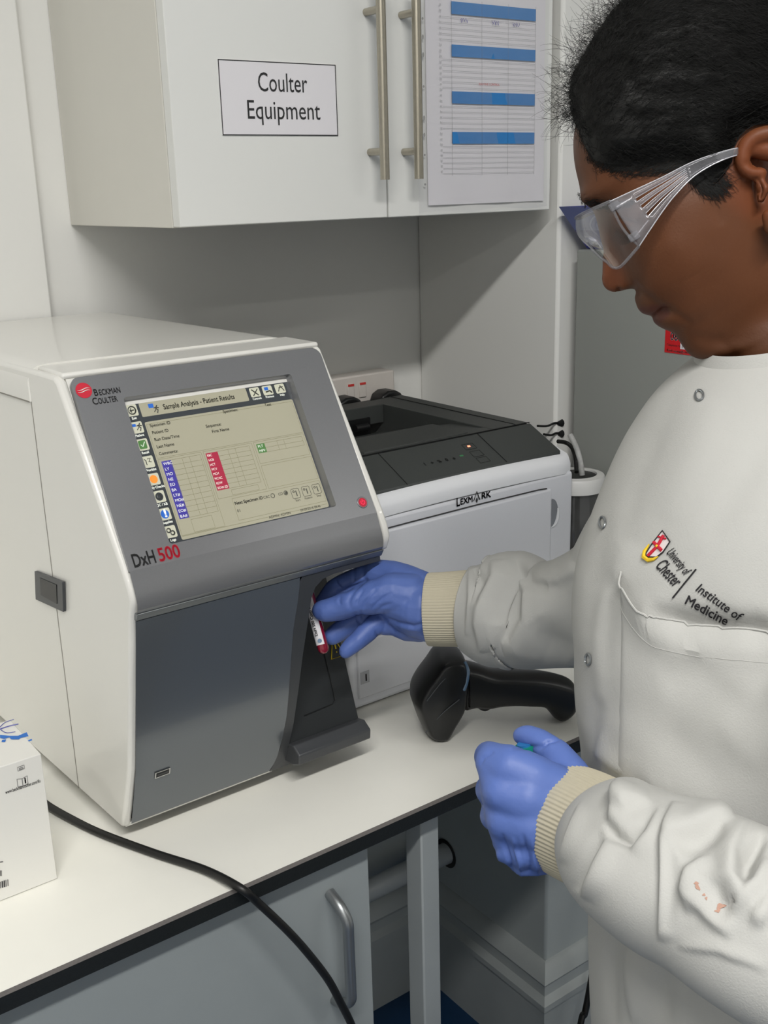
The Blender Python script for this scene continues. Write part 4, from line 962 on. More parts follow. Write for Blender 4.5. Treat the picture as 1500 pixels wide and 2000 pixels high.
for sgn in (1, -1):
    W_ = lambda w: w*sgn
    mb.ball(HX(1222, 549, W_(27)), 15*HS, 8)                        # wing of the nose
    mb.chain([HX(1212, 552, W_(24)), HX(1224, 540, W_(31)), HX(1232, 550, W_(28))], [9*HS, 11*HS, 9*HS])
    hx = [(1472, 345, 204), (1452, 342, 206), (1440, 326, 208), (1440, 306, 212), (1449, 290, 217), (1465, 279, 223), (1488, 275, 229), (1512, 277, 234), (1535, 290, 238), (1546, 315, 236), (1543, 360, 230), (1526, 402, 220), (1510, 434, 210)]
    hp = spline([(a, b, c) for a, b, c in hx], 3)
    mb.chain([HX(p.x, p.y, W_(p.z)) for p in hp], [(11.5+3.5*sin(pi*min(1, k_/(len(hp)*0.8))))*HS for k_ in range(len(hp))], 6)
    ah = spline([(1500, 300, 222), (1518, 318, 226), (1524, 350, 226), (1516, 385, 220), (1500, 408, 212)], 3)
    mb.chain([HX(p.x, p.y, W_(p.z)) for p in ah], [9*HS]*len(ah), 6)
    mb.chain([HX(1463, 300, W_(206)), HX(1500, 306, W_(214)), HX(1535, 330, W_(214)), HX(1525, 380, W_(206)), HX(1505, 420, W_(202))], [18*HS, 20*HS, 20*HS, 18*HS, 17*HS], 6)
    mb.chain([HX(1468, 356, W_(204)), HX(1476, 372, W_(209)), HX(1472, 390, W_(204))], [9*HS, 11*HS, 8*HS], 6)
    mb.chain([HX(1486, 420, W_(206)), HX(1492, 440, W_(206)), HX(1500, 448, W_(204))], [13*HS, 15*HS, 12*HS], 6)
me = blob(mb, 0.0013, 5, 0.5)
me.update()
ST = [([(1236, 547), (1252, 572), (1280, 596), (1312, 611), (1353, 634)], 7, -0.0020),
      ([(1274, 618), (1286, 612), (1297, 605)], 3.2, -0.0026), ([(1297, 605), (1304, 608)], 4, -0.0014),
      ([(1204, 569), (1212, 565)], 4.0, -0.0030),
      ([(1380, 380), (1398, 415), (1412, 440)], 9, -0.0007), ([(1398, 657), (1430, 690), (1452, 720)], 9, -0.0010), ([(1345, 655), (1398, 668), (1450, 665), (1500, 650)], 10, -0.0009),
      ([(1480, 345), (1484, 370), (1487, 400)], 6, -0.0045), ([(1450, 318), (1470, 322), (1490, 322)], 6, -0.0015),
      ([(1205, 450), (1225, 462), (1245, 463)], 3, -0.0010), ([(1200, 425), (1225, 432), (1255, 440)], 4, -0.0012),
      ([(1290, 470), (1330, 500), (1350, 540)], 26, 0.0016)]
displace(me, ST, side=0.1, amp=0.0003, sc=60)
# torso, hips and legs under the clothes, hands inside the gloves
_b = Vector((cos(YAW), -sin(YAW), 0)); _s = Vector((-sin(YAW), -cos(YAW), 0))
TORSO = [(705, 1374, .062, .060), (722, 1354, .075, .074), (760, 1320, .098, .105), (800, 1289, .112, .130), (850, 1257, .122, .150), (900, 1226, .130, .160), (960, 1195, .136, .164), (1030, 1166, .142, .164), (1090, 1146, .146, .162), (1150, 1131, .149, .160), (1220, 1125, .150, .158), (1300, 1129, .148, .153), (1400, 1128, .146, .148), (1500, 1138, .146, .146), (1650, 1147, .150, .150), (1800, 1155, .158, .160), (2000, 1162, .168, .175), (2400, 1172, .180, .195), (2900, 1180, .19, .215)]
def coat_ring(y, shrink=0.0, n=120, sq=0.94):
    xf, A, B = interp(TORSO, y); p = pd(xf, y, DH); c = p+_b*A; out = []
    for j in range(n):
        th = 2*pi*j/n; cc, ss = cos(th), sin(th)
        pc = abs(cc)**sq*(1 if cc > 0 else -1); ps = abs(ss)**sq*(1 if ss > 0 else -1)
        q = c-_b*(A-shrink)*pc+_s*(B-shrink)*ps
        if y < 800: q.z += 0.030*(1-cc)/2*(1-(y-705)/95)
        out.append(q)
    return out
body = MB(); rws = [coat_ring(y, 0.012, 40) for y in (740, 800, 860, 930, 1050, 1200, 1400, 1600, 1800, 2000, 2300)]
body.grid(rws, cap=True)
hipc = sum(rws[-1], Vector())/40; legs = []
for sgn in (1, -1):
    h = hipc+_s*(0.085*sgn); kn = Vector((h.x, h.y, 0.47))-_b*0.01; an = Vector((h.x, h.y, 0.09))+_b*0.02
    body.chain([h+Vector((0, 0, 0.05)), h+Vector((0, 0, -0.05)), kn, an], [0.082, 0.080, 0.052, 0.036], 8); legs.append((h, kn, an))
RA = [(835, 1190, 1.150, 68), (875, 1190, 1.145, 76), (915, 1189, 1.140, 86), (960, 1195, 1.13, 106), (1000, 1192, 1.12, 114), (1040, 1204, 1.11, 105), (1090, 1203, 1.09, 106), (1150, 1188, 1.06, 116), (1220, 1150, 1.01, 128), (1290, 1060, .95, 138), (1350, 985, .88, 142), (1440, 960, .80, 120)]
LA = [(1150, 1618, .680, 106), (1203, 1650, .650, 122), (1240, 1674, .622, 143), (1296, 1710, .592, 156), (1370, 1745, .570, 162), (1460, 1795, .550, 172), (1600, 1860, .535, 185), (1800, 1930, .53, 200), (1890, 1800, .535, 220), (1890, 1500, .545, 240), (1850, 1200, .56, 260)]
for A_ in (RA, LA):
    body.chain([pd(a, b, d) for a, b, d, r in A_], [r*d/F*0.62 for a, b, d, r in A_], 6)
me2 = blob(body, 0.006, 6)
bm = bmesh.new(); bm.from_mesh(me); bm.from_mesh(me2)
me = bpy.data.meshes.new('person'); bm.to_mesh(me); bm.free(); me.shade_smooth()
ca = me.color_attributes.new('tone', 'FLOAT_COLOR', 'POINT')
base = rgb(93, 55, 32); lipc = rgb(84, 46, 38); darkc = rgb(62, 37, 22); warm = rgb(126, 68, 40)
def mixc(a, b, t): return tuple(a[i]*(1-t)+b[i]*t for i in range(3))
for i, v in enumerate(me.vertices):
    q = tp(v.co); c = base
    d = min(segdist(q, (1256, 608), (1296, 604))[0], segdist(q, (1280, 626), (1298, 610))[0]); c = mixc(c, lipc, 0.8*(1-sstep(6, 14, d)))
    c = mixc(c, darkc, 0.45*(1-sstep(0, 60, math.hypot(q[0]-1215, q[1]-445))))
    c = mixc(c, darkc, 0.35*sstep(620, 700, q[1]))  # darker towards the neck: shade under the chin painted into the skin
    c = mixc(c, warm, 0.6*(1-sstep(60, 110, math.hypot(q[0]-1490, q[1]-340)))); c = mixc(c, warm, 0.5*(1-sstep(15, 50, math.hypot(q[0]-1190, q[1]-540))))
    c = mixc(c, darkc, 0.35*max(0, noise.noise(v.co*28)))
    ca.data[i].color = (*c, 1)
PB = Vector((hipc.x, hipc.y, 0))
me.transform(Matrix.Translation(-PB)); me.materials.append(SKIN)
person = bpy.data.objects.new('person', me); COL.objects.link(person); person.location = PB
tag(person, 'person in white lab coat, blue gloves and clear safety glasses reaching into the analyzer', 'person')
# trousers and shoes
mb = MB()
for h, kn, an in legs: mb.chain([h+Vector((0, 0, 0.02)), h+Vector((0, 0, -0.05)), kn, an+Vector((0, 0, -0.02))], [0.092, 0.090, 0.066, 0.058], 8)
tr = link('trousers', blob(mb, 0.006, 6), TROUS, person)
for h, kn, an in legs:
    mb = MB(); c0 = Vector((an.x, an.y, 0.035))
    mb.chain([c0+_b*0.045, c0-_b*0.06, c0-_b*0.15], [0.034, 0.036, 0.028], 8); mb.chain([c0+Vector((0, 0, .0)), an+Vector((0, 0, 0.0))], [0.036, 0.036], 8)
    link('shoe', blob(mb, 0.004, 5), BLACK, person)
# ---- lab coat
rows = []
ys = [705+i*6 for i in range(16)]+[801+i*8.5 for i in range(140)]+[2000+i*30 for i in range(31)]
for y in ys: rows.append(coat_ring(y, 0, 220))
mb = MB().grid(rows); me = mb.mesh('lab_coat')
bm = bmesh.new(); bm.from_mesh(me); bmesh.ops.recalc_face_normals(bm, faces=bm.faces); bm.to_mesh(me); bm.free(); me.shade_smooth()
def C8(*a): return [(1100+x/3.75, 980+y/3.75) for x, y in a]
def C7(*a): return [(900+x/2.5, 1380+y/2.5) for x, y in a]
def C3(*a): return [(560+x/2.5, 1050+y/2.5) for x, y in a]
TS = [(C8((640, 800), (740, 850), (900, 905), (1150, 930), (1480, 960), (1800, 980)), 20, -0.0125), (C8((740, 800), (900, 800), (1100, 860), (1300, 880)), 40, -0.004),
      (C8((430, 640), (520, 800), (650, 930), (850, 1010), (1100, 1060), (1500, 1100)), 40, 0.0045),
      (C8((330, 660), (285, 800), (265, 1000), (280, 1250), (290, 1500)), 9, 0.0022), (C8((360, 700), (310, 850), (295, 1050), (305, 1250)), 12, -0.0018),
      (C8((330, 100), (260, 400), (210, 700), (180, 1000)), 14, -0.0016), (C8((470, 300), (420, 500), (440, 650)), 22, 0.003),
      ([(1330, 760), (1280, 850), (1240, 950), (1215, 1060)], 18, -0.0018), ([(1400, 780), (1350, 900), (1300, 1020)], 30, 0.0022),
      (C8((1060, 1150), (900, 1250), (740, 1350)), 22, -0.0030), (C8((1100, 1180), (1300, 1300), (1500, 1500)), 30, 0.003), (C8((1500, 850), (1390, 900), (1300, 1000)), 20, -0.003),
      (C7((690, 130), (670, 230), (760, 300), (900, 360), (1040, 410)), 8, 0.0030), (C7((640, 220), (650, 60), (680, -60)), 12, -0.003),
      (C7((1000, 100), (1150, 260), (1300, 400)), 30, -0.003), (C7((1250, 60), (1400, 220), (1500, 300)), 26, 0.003), (C7((780, 40), (860, 160), (1000, 300)), 30, 0.0025),
      ([(1500, 860), (1440, 960), (1380, 1060)], 24, -0.002), ([(1200, 1780), (1195, 1900), (1200, 2000)], 9, -0.005), ([(1230, 1830), (1235, 1920), (1240, 2000)], 10, 0.006), ([(1290, 1880), (1300, 2000)], 12, -0.005)]
displace(me, TS, side=0.3, amp=0.0035, sc=9, mask=lambda co: min(1.0, max(0, (1.487-co.z)/0.03)) if co.z > 1.44 else 1)
coat = link('lab_coat', me, COAT, person)
md = coat.modifiers.new('cloth', 'SOLIDIFY'); md.thickness = 0.0016; md.offset = -1
wme = coat.data.copy(); wme.transform(Matrix.Translation(PB))
bvc = BVHTree.FromPolygons([v.co.copy() for v in wme.vertices], [tuple(p.vertices) for p in wme.polygons])
def on_coat(x, y, off=0.0005, bv=None):
    d = (FW+RT*((x-750)/F)+UP*((1000-y)/F)).normalized(); h = (bv or bvc).ray_cast(EYE, d)
    if h[0] is None: return None
    n = h[1] if h[1].dot(d) < 0 else -h[1]
    return h[0]+n*off
# collar band
mb = MB(); r0 = coat_ring(706, 0.0015, 120); r1 = coat_ring(708, -0.0015, 120)
mb.grid([[a+Vector((0, 0, -0.010)) for a in r0], [a+Vector((0, 0, 0.004)) for a in r0], [a.lerp(b, .5)+Vector((0, 0, 0.0065)) for a, b in zip(r0, r1)], [b+Vector((0, 0, 0.003)) for b in r1], [b+Vector((0, 0, -0.014)) for b in coat_ring(716, -0.0018, 120)]])
mb.build('collar', COAT, coat, smooth=True, ang=80)
# snaps down the front
for x, y, rx, ry in ((1367, 773, 8, 10), (1178, 1021, 6, 11), (1150, 1288, 5.5, 11)):
    pts = [on_coat(x+rx*cos(a*pi/10), y+ry*sin(a*pi/10), 0.0008) for a in range(20)]
    MB().tube(pts, 0.0008, 6, closed=True).build('snap_fastener', DSTEEL, coat, smooth=True)
# breast pocket patch
top = [(1213, 1117), (1222, 1140), (1239, 1172), (1258, 1198), (1276, 1212), (1313, 1223), (1367, 1233), (1420, 1239), (1500, 1246), (1560, 1250)]
tpts = spline([(a, b, 0) for a, b in top], 6); rows = []
for k in range(24):
    t_ = k/23; rw = []
    for i, p in enumerate(tpts):
        f = i/(len(tpts)-1); bx_, by_ = 1182+f*380, 1690
        x = p.x+(bx_-p.x)*t_; y = p.y+(by_-p.y)*t_
        off = 0.0003+0.0009*sstep(0, 0.12, f)+0.0050*math.exp(-(t_/0.07)**2)*sstep(0, 0.15, f)
        off -= 0.0016*(1-sstep(0, 0.10, f))*sstep(0.05, 0.2, t_)
        q = on_coat(x, y, off); rw.append(q)
    rows.append(rw)
if all(q is not None for r in rows for q in r):
    pk = MB().grid(rows, closed=False).build('breast_pocket', COAT, coat, smooth=True)
    mb = MB(); mb.tube([q+(EYE-q).normalized()*0.0006 for q in rows[0]], 0.0007, 6); mb.build('pocket_hem', COAT, coat, smooth=True)
    hm = MB(); hm.tube([r_ for r_ in [a.lerp(b, 0.5) for a, b in zip(rows[2], rows[3])]], 0.00025, 5); hm.build('pocket_stitching', COAT, coat, smooth=True)
# embroidery: lettering and a small shield laid on the cloth
def emb(name, strings, m, parent=coat):
    mb = MB()
    for s, x, y, ang, size, sx, shear, bold in strings:
        vs, fs = text2d(s); a = radians(ang); sx = sx/(max(v[0] for v in vs)*size)
        for off2 in ((-bold, 0), (bold, 0), (0, bold), (0, -bold)) if bold else ((0, 0),):
            pts = []
            for (tx, ty) in vs:
                X = (tx+off2[0])*size*sx; Y = (ty+off2[1])*size; X += Y*shear
                pts.append(on_coat(x+X*cos(a)+Y*sin(a), y+X*sin(a)-Y*cos(a), 0.0008))
            if None not in pts: mb.add(pts, fs)
    mb.build(name, m, parent, fix=False)
emb('university_lettering', [('University of', 1302, 1080, 51, 27, 57, 0.1, 0.012), ('Chester', 1280, 1106, 48, 37, 56, 0.1, 0.014)], THREAD)
emb('institute_lettering', [('Institute of', 1358, 1152, 35, 25, 103, 0.15, 0.015), ('Medicine', 1337, 1177, 28, 25, 92, 0.0, 0.022)], THREAD)
mb = MB(); mb.tube([on_coat(1361-46*t_/10, 1112+56*t_/10, 0.0008) for t_ in range(11)], 0.0005, 5); mb.build('divider_line', THREAD, coat)
def patch(name, poly, m, off=0.0007):
    mb = MB(); mb.poly([on_coat(x, y, off) for x, y in poly]); return mb.build(name, m, coat)
SHW = mat('shield_white', rgb(225, 215, 215), 0.8); SHR = mat('shield_red', rgb(190, 25, 50), 0.8); SHY = mat('shield_gold', rgb(225, 190, 40), 0.8)
patch('shield', C8((735, 215), (790, 295), (740, 370), (690, 410), (620, 408), (615, 380), (660, 310)), SHW, 0.0008)
mb = MB(); mb.tube([on_coat(x, y, 0.0011) for x, y in C8((735, 215), (790, 295), (740, 370), (690, 410), (620, 408), (612, 385), (660, 310))], 0.00045, 5, closed=True); mb.build('shield_outline', THREAD, coat)
mb = MB()
for pl, r in ((C8((745, 250), (700, 330), (630, 400)), 0.0011), (C8((672, 300), (700, 330), (730, 360)), 0.0011), (C8((705, 260), (760, 275)), 0.0006)):
    mb.tube([on_coat(x, y, 0.0012) for x, y in pl], r, 6)
mb.build('shield_cross', SHR, coat)
mb = MB(); mb.tube([on_coat(x, y, 0.0012) for x, y in C8((640, 315), (605, 370), (600, 410), (630, 432), (670, 425), (705, 405))], [0.0004, 0.0013, 0.0015, 0.0014, 0.001, 0.0003], 6); mb.ball(on_coat(1100+700/3.75, 980+330/3.75, 0.0016), 0.0011, 6); mb.build('gold_scroll', SHY, coat)
# ---- sleeves and cuffs
def tubeskin(A, n_along, n_round, r_extra=0.0, ribs=0, rib_a=0.0):
    P = spline([(*pd(a, b, d), ) for a, b, d, r in A], n_along)
    R = spline([(r*d/F, 0, 0) for a, b, d, r in A], n_along)
    t0 = (P[1]-P[0]).normalized(); a_ = t0.cross(SDE).normalized(); rows = []
    for i in range(len(P)):
        t_ = (P[min(i+1, len(P)-1)]-P[max(i-1, 0)]).normalized(); a_ = (a_-t_*a_.dot(t_)).normalized(); b_ = t_.cross(a_)
        rows.append([P[i]+(a_*cos(2*pi*j/n_round)+b_*sin(2*pi*j/n_round))*(R[i].x+r_extra+(rib_a*cos(ribs*2*pi*j/n_round) if ribs else 0)) for j in range(n_round)])
    return rows, P
def sleeve(A, strokes, name, amp):
    rows, P = tubeskin(A, 26, 150)
    me = MB().grid(rows).mesh(name); bm = bmesh.new(); bm.from_mesh(me); bmesh.ops.recalc_face_normals(bm, faces=bm.faces)
    bm.to_mesh(me); bm.free(); me.shade_smooth()
    displace(me, strokes, side=0.35, amp=amp, sc=16)
    o = link(name, me, COAT, coat); md = o.modifiers.new('cloth', 'SOLIDIFY'); md.thickness = 0.0014; md.offset = -1
    return o
RS = [(C3((1010, 110), (1015, 200), (965, 290), (940, 420), (955, 560)), 9, 0.0075), (C3((1100, 80), (1140, 190), (1190, 270), (1185, 400), (1110, 500), (1050, 520)), 10, 0.0080),
      (C3((1165, 120), (1200, 230), (1290, 245)), 8, -0.0045), (C3((1060, 200), (1040, 300), (1030, 420)), 16, -0.0045), (C3((1210, 215), (1330, 205), (1420, 150)), 9, 0.0050),
      (C3((915, 150), (945, 220), (930, 330)), 7, -0.0050), (C3((890, 130), (900, 300), (880, 480)), 5, 0.0030), (C3((1230, 400), (1300, 500), (1400, 560)), 18, -0.0050), (C3((1000, 560), (1100, 540), (1250, 590)), 20, 0.0025)]
LS = [(C7((770, 370), (765, 470), (735, 590)), 8, 0.0055), (C7((720, 560), (745, 630), (810, 650), (880, 590), (955, 480)), 6, -0.0060), (C7((800, 520), (820, 480), (930, 460)), 9, 0.0050),
      (C7((960, 470), (880, 600), (800, 680)), 9, 0.0035), (C7((1045, 470), (995, 640), (985, 820), (970, 1150)), 8, 0.0060), (C7((1020, 660), (1015, 820), (1000, 1100)), 9, -0.0035), (C7((1000, 640), (1140, 585), (1250, 548), (1330, 540)), 9, 0.0055),
      (C7((1060, 700), (1180, 640), (1290, 600)), 12, -0.0040), (C7((1500, 740), (1440, 860), (1375, 915), (1330, 830), (1330, 700), (1385, 570)), 9, 0.0060), (C7((1480, 640), (1400, 740), (1365, 850)), 8, -0.0075),
      (C7((1200, 720), (1110, 800), (1085, 890), (1110, 1010)), 9, 0.0050), (C7((1090, 900), (1200, 1020), (1330, 1130)), 9, 0.0035), (C7((1250, 850), (1270, 960), (1290, 1050)), 12, -0.0035),
      (C7((720, 640), (655, 820), (600, 930)), 7, 0.0040), (C7((690, 600), (620, 780), (570, 900)), 8, -0.0030), (C7((590, 480), (540, 650), (500, 760)), 5, 0.0030), (C7((1420, 1000), (1500, 1060)), 14, 0.004), (C7((1050, 1180), (1250, 1190), (1500, 1280)), 5, 0.002)]
RS = [(p, w*1.3, a*1.3) for p, w, a in RS]; LS = [(p, w*1.35, a*1.5) for p, w, a in LS]
rs = sleeve(RA[2:], RS, 'right_sleeve', 0.0035); ls = sleeve(LA[1:], LS, 'left_sleeve', 0.0045)
def cuff(A, name, rr):
    rows, P = tubeskin(A, 10, 480, ribs=80, rib_a=0.00032)
    n = len(rows)
    mb = MB(); c = P[0]
    first = [c+(p-c)*0.93 for p in rows[0]]
    mb.grid([first]+rows); o = mb.build(name, CUFFM, coat, smooth=True, ang=80); return o
cuff([(836, 1190, 1.150, 68), (840, 1190, 1.1495, 71), (865, 1190, 1.146, 72), (900, 1189, 1.142, 74), (925, 1189, 1.139, 76)], 'right_cuff', 0)
cuff([(1107, 1600, .700, 104), (1112, 1603, .697, 108), (1135, 1613, .686, 111), (1165, 1627, .670, 112), (1200, 1645, .650, 112)], 'left_cuff', 0)
# brown stains on the near sleeve
sme = ls.data; bvs = BVHTree.FromPolygons([v.co+PB for v in sme.vertices], [tuple(p.vertices) for p in sme.polygons])
STAIN = mat('brown_stain', rgb(178, 142, 126), 0.9); mb = MB()
for (x, y, rx, ry, an) in ((1155, 878, 9, 22, -.4), (1150, 862, 12, 6, 0), (1187, 920, 8, 6, 0), (1198, 937, 6, 8, 0), (1270, 975, 24, 13, -.2), (1250, 1000, 12, 7, .3), (1262, 985, 8, 18, .3)):
    X, Y = 900+x/2.5, 1380+y/2.5; pts = []
    for k in range(14):
        a = 2*pi*k/14; r = 1+0.25*sin(3*a+x); px_, py_ = rx*cos(a)*r/2.5, ry*sin(a)*r/2.5
        pts.append(on_coat(X+px_*cos(an)-py_*sin(an), Y+px_*sin(an)+py_*cos(an), 0.0003, bvs))
    if None not in pts: mb.poly(pts)
mb.build('brown_stain', STAIN, ls, fix=False, split=0.003)
# ---- gloves
def fing(mb, pts, rs): mb.chain([pd(*p) for p in pts], [r/F*p[2] for r, p in zip(rs, pts)], 8)
mb = MB()   # far (right) hand: thumb in front, index above, two fingers below, little finger tucked
fing(mb, [(850, 1190, 1.150), (825, 1188, 1.152), (795, 1178, 1.158)], [62, 62, 54])
fing(mb, [(840, 1165, 1.155), (800, 1145, 1.165), (765, 1128, 1.178), (735, 1120, 1.185)], [42, 40, 34, 28])
fing(mb, [(835, 1205, 1.150), (800, 1190, 1.155), (770, 1185, 1.170)], [50, 46, 34])
fing(mb, [(800, 1165, 1.150), (770, 1160, 1.150), (735, 1165, 1.150)], [46, 42, 34])
fing(mb, [(770, 1158, 1.150), (730, 1166, 1.150), (700, 1172, 1.152), (665, 1186, 1.158), (638, 1192, 1.161), (629, 1192, 1.163)], [38, 34, 29, 26, 23, 20])
fing(mb, [(765, 1128, 1.178), (722, 1122, 1.190), (685, 1136, 1.193), (655, 1152, 1.194), (632, 1180, 1.194), (630, 1195, 1.193)], [30, 25, 23, 22, 19, 16])
fing(mb, [(775, 1160, 1.182), (735, 1180, 1.190), (700, 1207, 1.190), (670, 1228, 1.190), (648, 1243, 1.188)], [28, 25, 23, 21, 17])
fing(mb, [(785, 1195, 1.175), (755, 1205, 1.178), (728, 1224, 1.172), (700, 1250, 1.166), (676, 1271, 1.164)], [28, 22, 21, 19, 15])
fing(mb, [(820, 1220, 1.160), (795, 1226, 1.165), (770, 1222, 1.172), (752, 1226, 1.176)], [34, 27, 20, 16])
me = blob(mb, 0.0014, 4, 0.5)
def C77(*a): return [(600+x/5.77, 1080+y/5.77) for x, y in a]
GS = [(C77((620, 640), (650, 560), (720, 470), (790, 400)), 3, -0.0014), (C77((720, 640), (790, 560), (880, 490), (960, 440)), 3, -0.0014), (C77((780, 660), (860, 600), (980, 560)), 3, -0.0010), (C77((550, 600), (580, 500), (640, 400)), 3, -0.0012),
      (C77((480, 640), (470, 540), (520, 430), (620, 340)), 4, -0.0016), (C77((380, 590), (360, 540), (380, 480)), 3, -0.0012), (C77((790, 700), (1000, 790), (1200, 830), (1340, 790)), 4, -0.0028), (C77((930, 790), (960, 850), (1000, 890)), 3, -0.0015),
      (C77((690, 300), (560, 370), (430, 420), (330, 440)), 4, -0.0020), (C77((520, 150), (530, 240), (530, 330)), 3, -0.0016), (C77((600, 160), (640, 230), (620, 290)), 3, -0.0012), (C77((320, 290), (340, 360), (400, 410)), 3, -0.0016),
      (C77((540, 660), (570, 760), (620, 810)), 3, -0.0014), (C77((600, 640), (620, 720), (650, 780)), 3, -0.0010), (C77((770, 870), (790, 930), (820, 980)), 3, -0.0014), (C77((1290, 280), (1340, 270), (1380, 240)), 3, 0.0016), (C77((650, 560), (760, 420), (900, 330)), 6, 0.0014)]
displace(me, GS, side=0.2, amp=0.0009, sc=70)
link('right_glove', me, GLOVE, person)
mb = MB()   # near (left) fist, back of the hand towards us, thumb on top
d = .70
fing(mb, [(1130, 1600, .690), (1095, 1598, .694), (1060, 1590, .700)], [94, 92, 80])
for pts, rs in (([(1090, 1545, .690), (1040, 1522, .688), (995, 1500, .690), (964, 1488, .698)], [50, 50, 46, 38]), ([(1080, 1575, .688), (1030, 1560, .684), (982, 1545, .688)], [54, 52, 44]),
                ([(1080, 1610, .688), (1035, 1608, .684), (990, 1600, .690)], [54, 52, 44]), ([(1085, 1645, .692), (1045, 1650, .690), (1005, 1655, .696)], [52, 48, 38]), ([(1060, 1560, .700), (1040, 1600, .700), (1020, 1620, .705)], [60, 62, 50]),
                ([(966, 1488, .696), (978, 1545, .692), (986, 1600, .694), (1003, 1655, .698)], [36, 40, 40, 36]), ([(1003, 1655, .698), (1018, 1686, .700), (1060, 1680, .696)], [34, 24, 30])):
    fing(mb, pts, rs)
fing(mb, [(962, 1480, .700), (955, 1478, .715), (968, 1490, .738), (1000, 1500, .745), (1025, 1500, .735)], [32, 30, 26, 23, 20])
fing(mb, [(975, 1540, .690), (957, 1542, .705), (965, 1552, .735), (1000, 1556, .745)], [35, 31, 26, 22])
fing(mb, [(982, 1590, .692), (966, 1594, .708), (975, 1602, .735), (1010, 1606, .742)], [33, 30, 25, 21])
fing(mb, [(1000, 1640, .698), (986, 1642, .712), (992, 1650, .732), (1020, 1650, .738)], [31, 26, 22, 18])
fing(mb, [(1110, 1520, .705), (1085, 1475, .715), (1055, 1449, .722), (1030, 1438, .728), (1018, 1437, .730)], [46, 34, 26, 22, 18])
fing(mb, [(1075, 1680, .694), (1040, 1690, .694), (1017, 1700, .694)], [26, 22, 12])
me = blob(mb, 0.0013, 22, 0.6)
GL = [(C7((300, 830), (290, 760), (250, 640)), 4, 0.0020), (C7((340, 830), (330, 740), (300, 620)), 4, -0.0020), (C7((380, 830), (360, 740), (345, 640)), 4, 0.0016), (C7((260, 820), (230, 720), (200, 620)), 4, -0.0020), (C7((200, 780), (180, 700)), 4, 0.0014),
      (C7((90, 290), (110, 250), (160, 220)), 3, -0.0014), (C7((370, 220), (430, 170), (490, 160)), 3, -0.0022), (C7((250, 200), (330, 200), (400, 190)), 4, -0.0016)]
displace(me, GL, side=0.2, amp=0.0008, sc=45)
link('left_glove', me, GLOVE, person)
# ---- hair: a cap grown off the scalp plus curled strands
hp_ = person.data; pv = [v.co+PB for v in hp_.vertices]
HL = [(1124, 232), (1140, 262), (1156, 300), (1172, 322), (1200, 331), (1230, 333), (1280, 330), (1322, 322), (1342, 334), (1360, 352), (1374, 366), (1390, 364), (1406, 346), (1420, 322), (1424, 296), (1436, 272), (1462, 256), (1500, 250), (1545, 262), (1568, 300), (1578, 360), (1590, 430)]
HPOLY = HL+[(1800, 430), (1800, -400), (900, -400), (1000, 232)]
def inpoly(x, y, P):
    c = False; j = len(P)-1
    for i in range(len(P)):
        if (P[i][1] > y) != (P[j][1] > y) and x < (P[j][0]-P[i][0])*(y-P[i][1])/(P[j][1]-P[i][1])+P[i][0]: c = not c
        j = i
    return c
nv_head = None
use = {}; vs = []; thick = []
for i, co in enumerate(pv):
    if co.z < 1.50: continue
    q = tp(co)
    # compare in the head's middle plane so both sides share one hairline
    w = (co-pd(*q, DH)).dot(SDE)
    qq = tp(co-SDE*((co-HX(1330, 300, 0)).dot(SDE)))
    if abs((co-HX(qq[0], qq[1], 0)).dot(SDE))/HS > 212 : continue
    if inpoly(qq[0], qq[1], HPOLY):
        dd = min(segdist(qq, HL[k], HL[k+1])[0] for k in range(len(HL)-1))
        n = hp_.vertices[i].normal
        th = 0.0005+0.0095*sstep(0, 55, dd)+0.0012*noise.noise(co*95)*sstep(0, 40, dd)+0.0016*noise.noise(Vector((co.dot(SDE)*60, co.z*130, (co.x+co.y)*30)))*sstep(0, 40, dd)
        th *= 1-0.7*sstep(318, 350, qq[1])
        use[i] = len(vs); vs.append(co+n*th)
fs = [tuple(use[a] for a in p.vertices) for p in hp_.polygons if all(a in use for a in p.vertices)]
mbh = MB(); mbh.add(vs, fs)
hair = mbh.build('hair', HAIRM, person, smooth=True, ang=180, fix=False)
bvh = BVHTree.FromPolygons(vs, fs)
bvp = BVHTree.FromPolygons(pv, [tuple(p.vertices) for p in hp_.polygons])
def strands(name, roots, r, parent=None):
    parent = parent or hair
    mb = MB()
    for pts in roots:
        if len(pts) > 2: mb.tube(pts, [r]*(len(pts)-2)+[r*0.7, r*0.3], 3, cap=False)
    me = mb.mesh(name); me.shade_smooth(); o = link(name, me, HAIRM, parent); o['kind'] = 'stuff'; return o
cand = [i for i in range(len(vs))]; roots = []; frizz = []
IR = RT; IU = UP
rnd = random.Random(3)
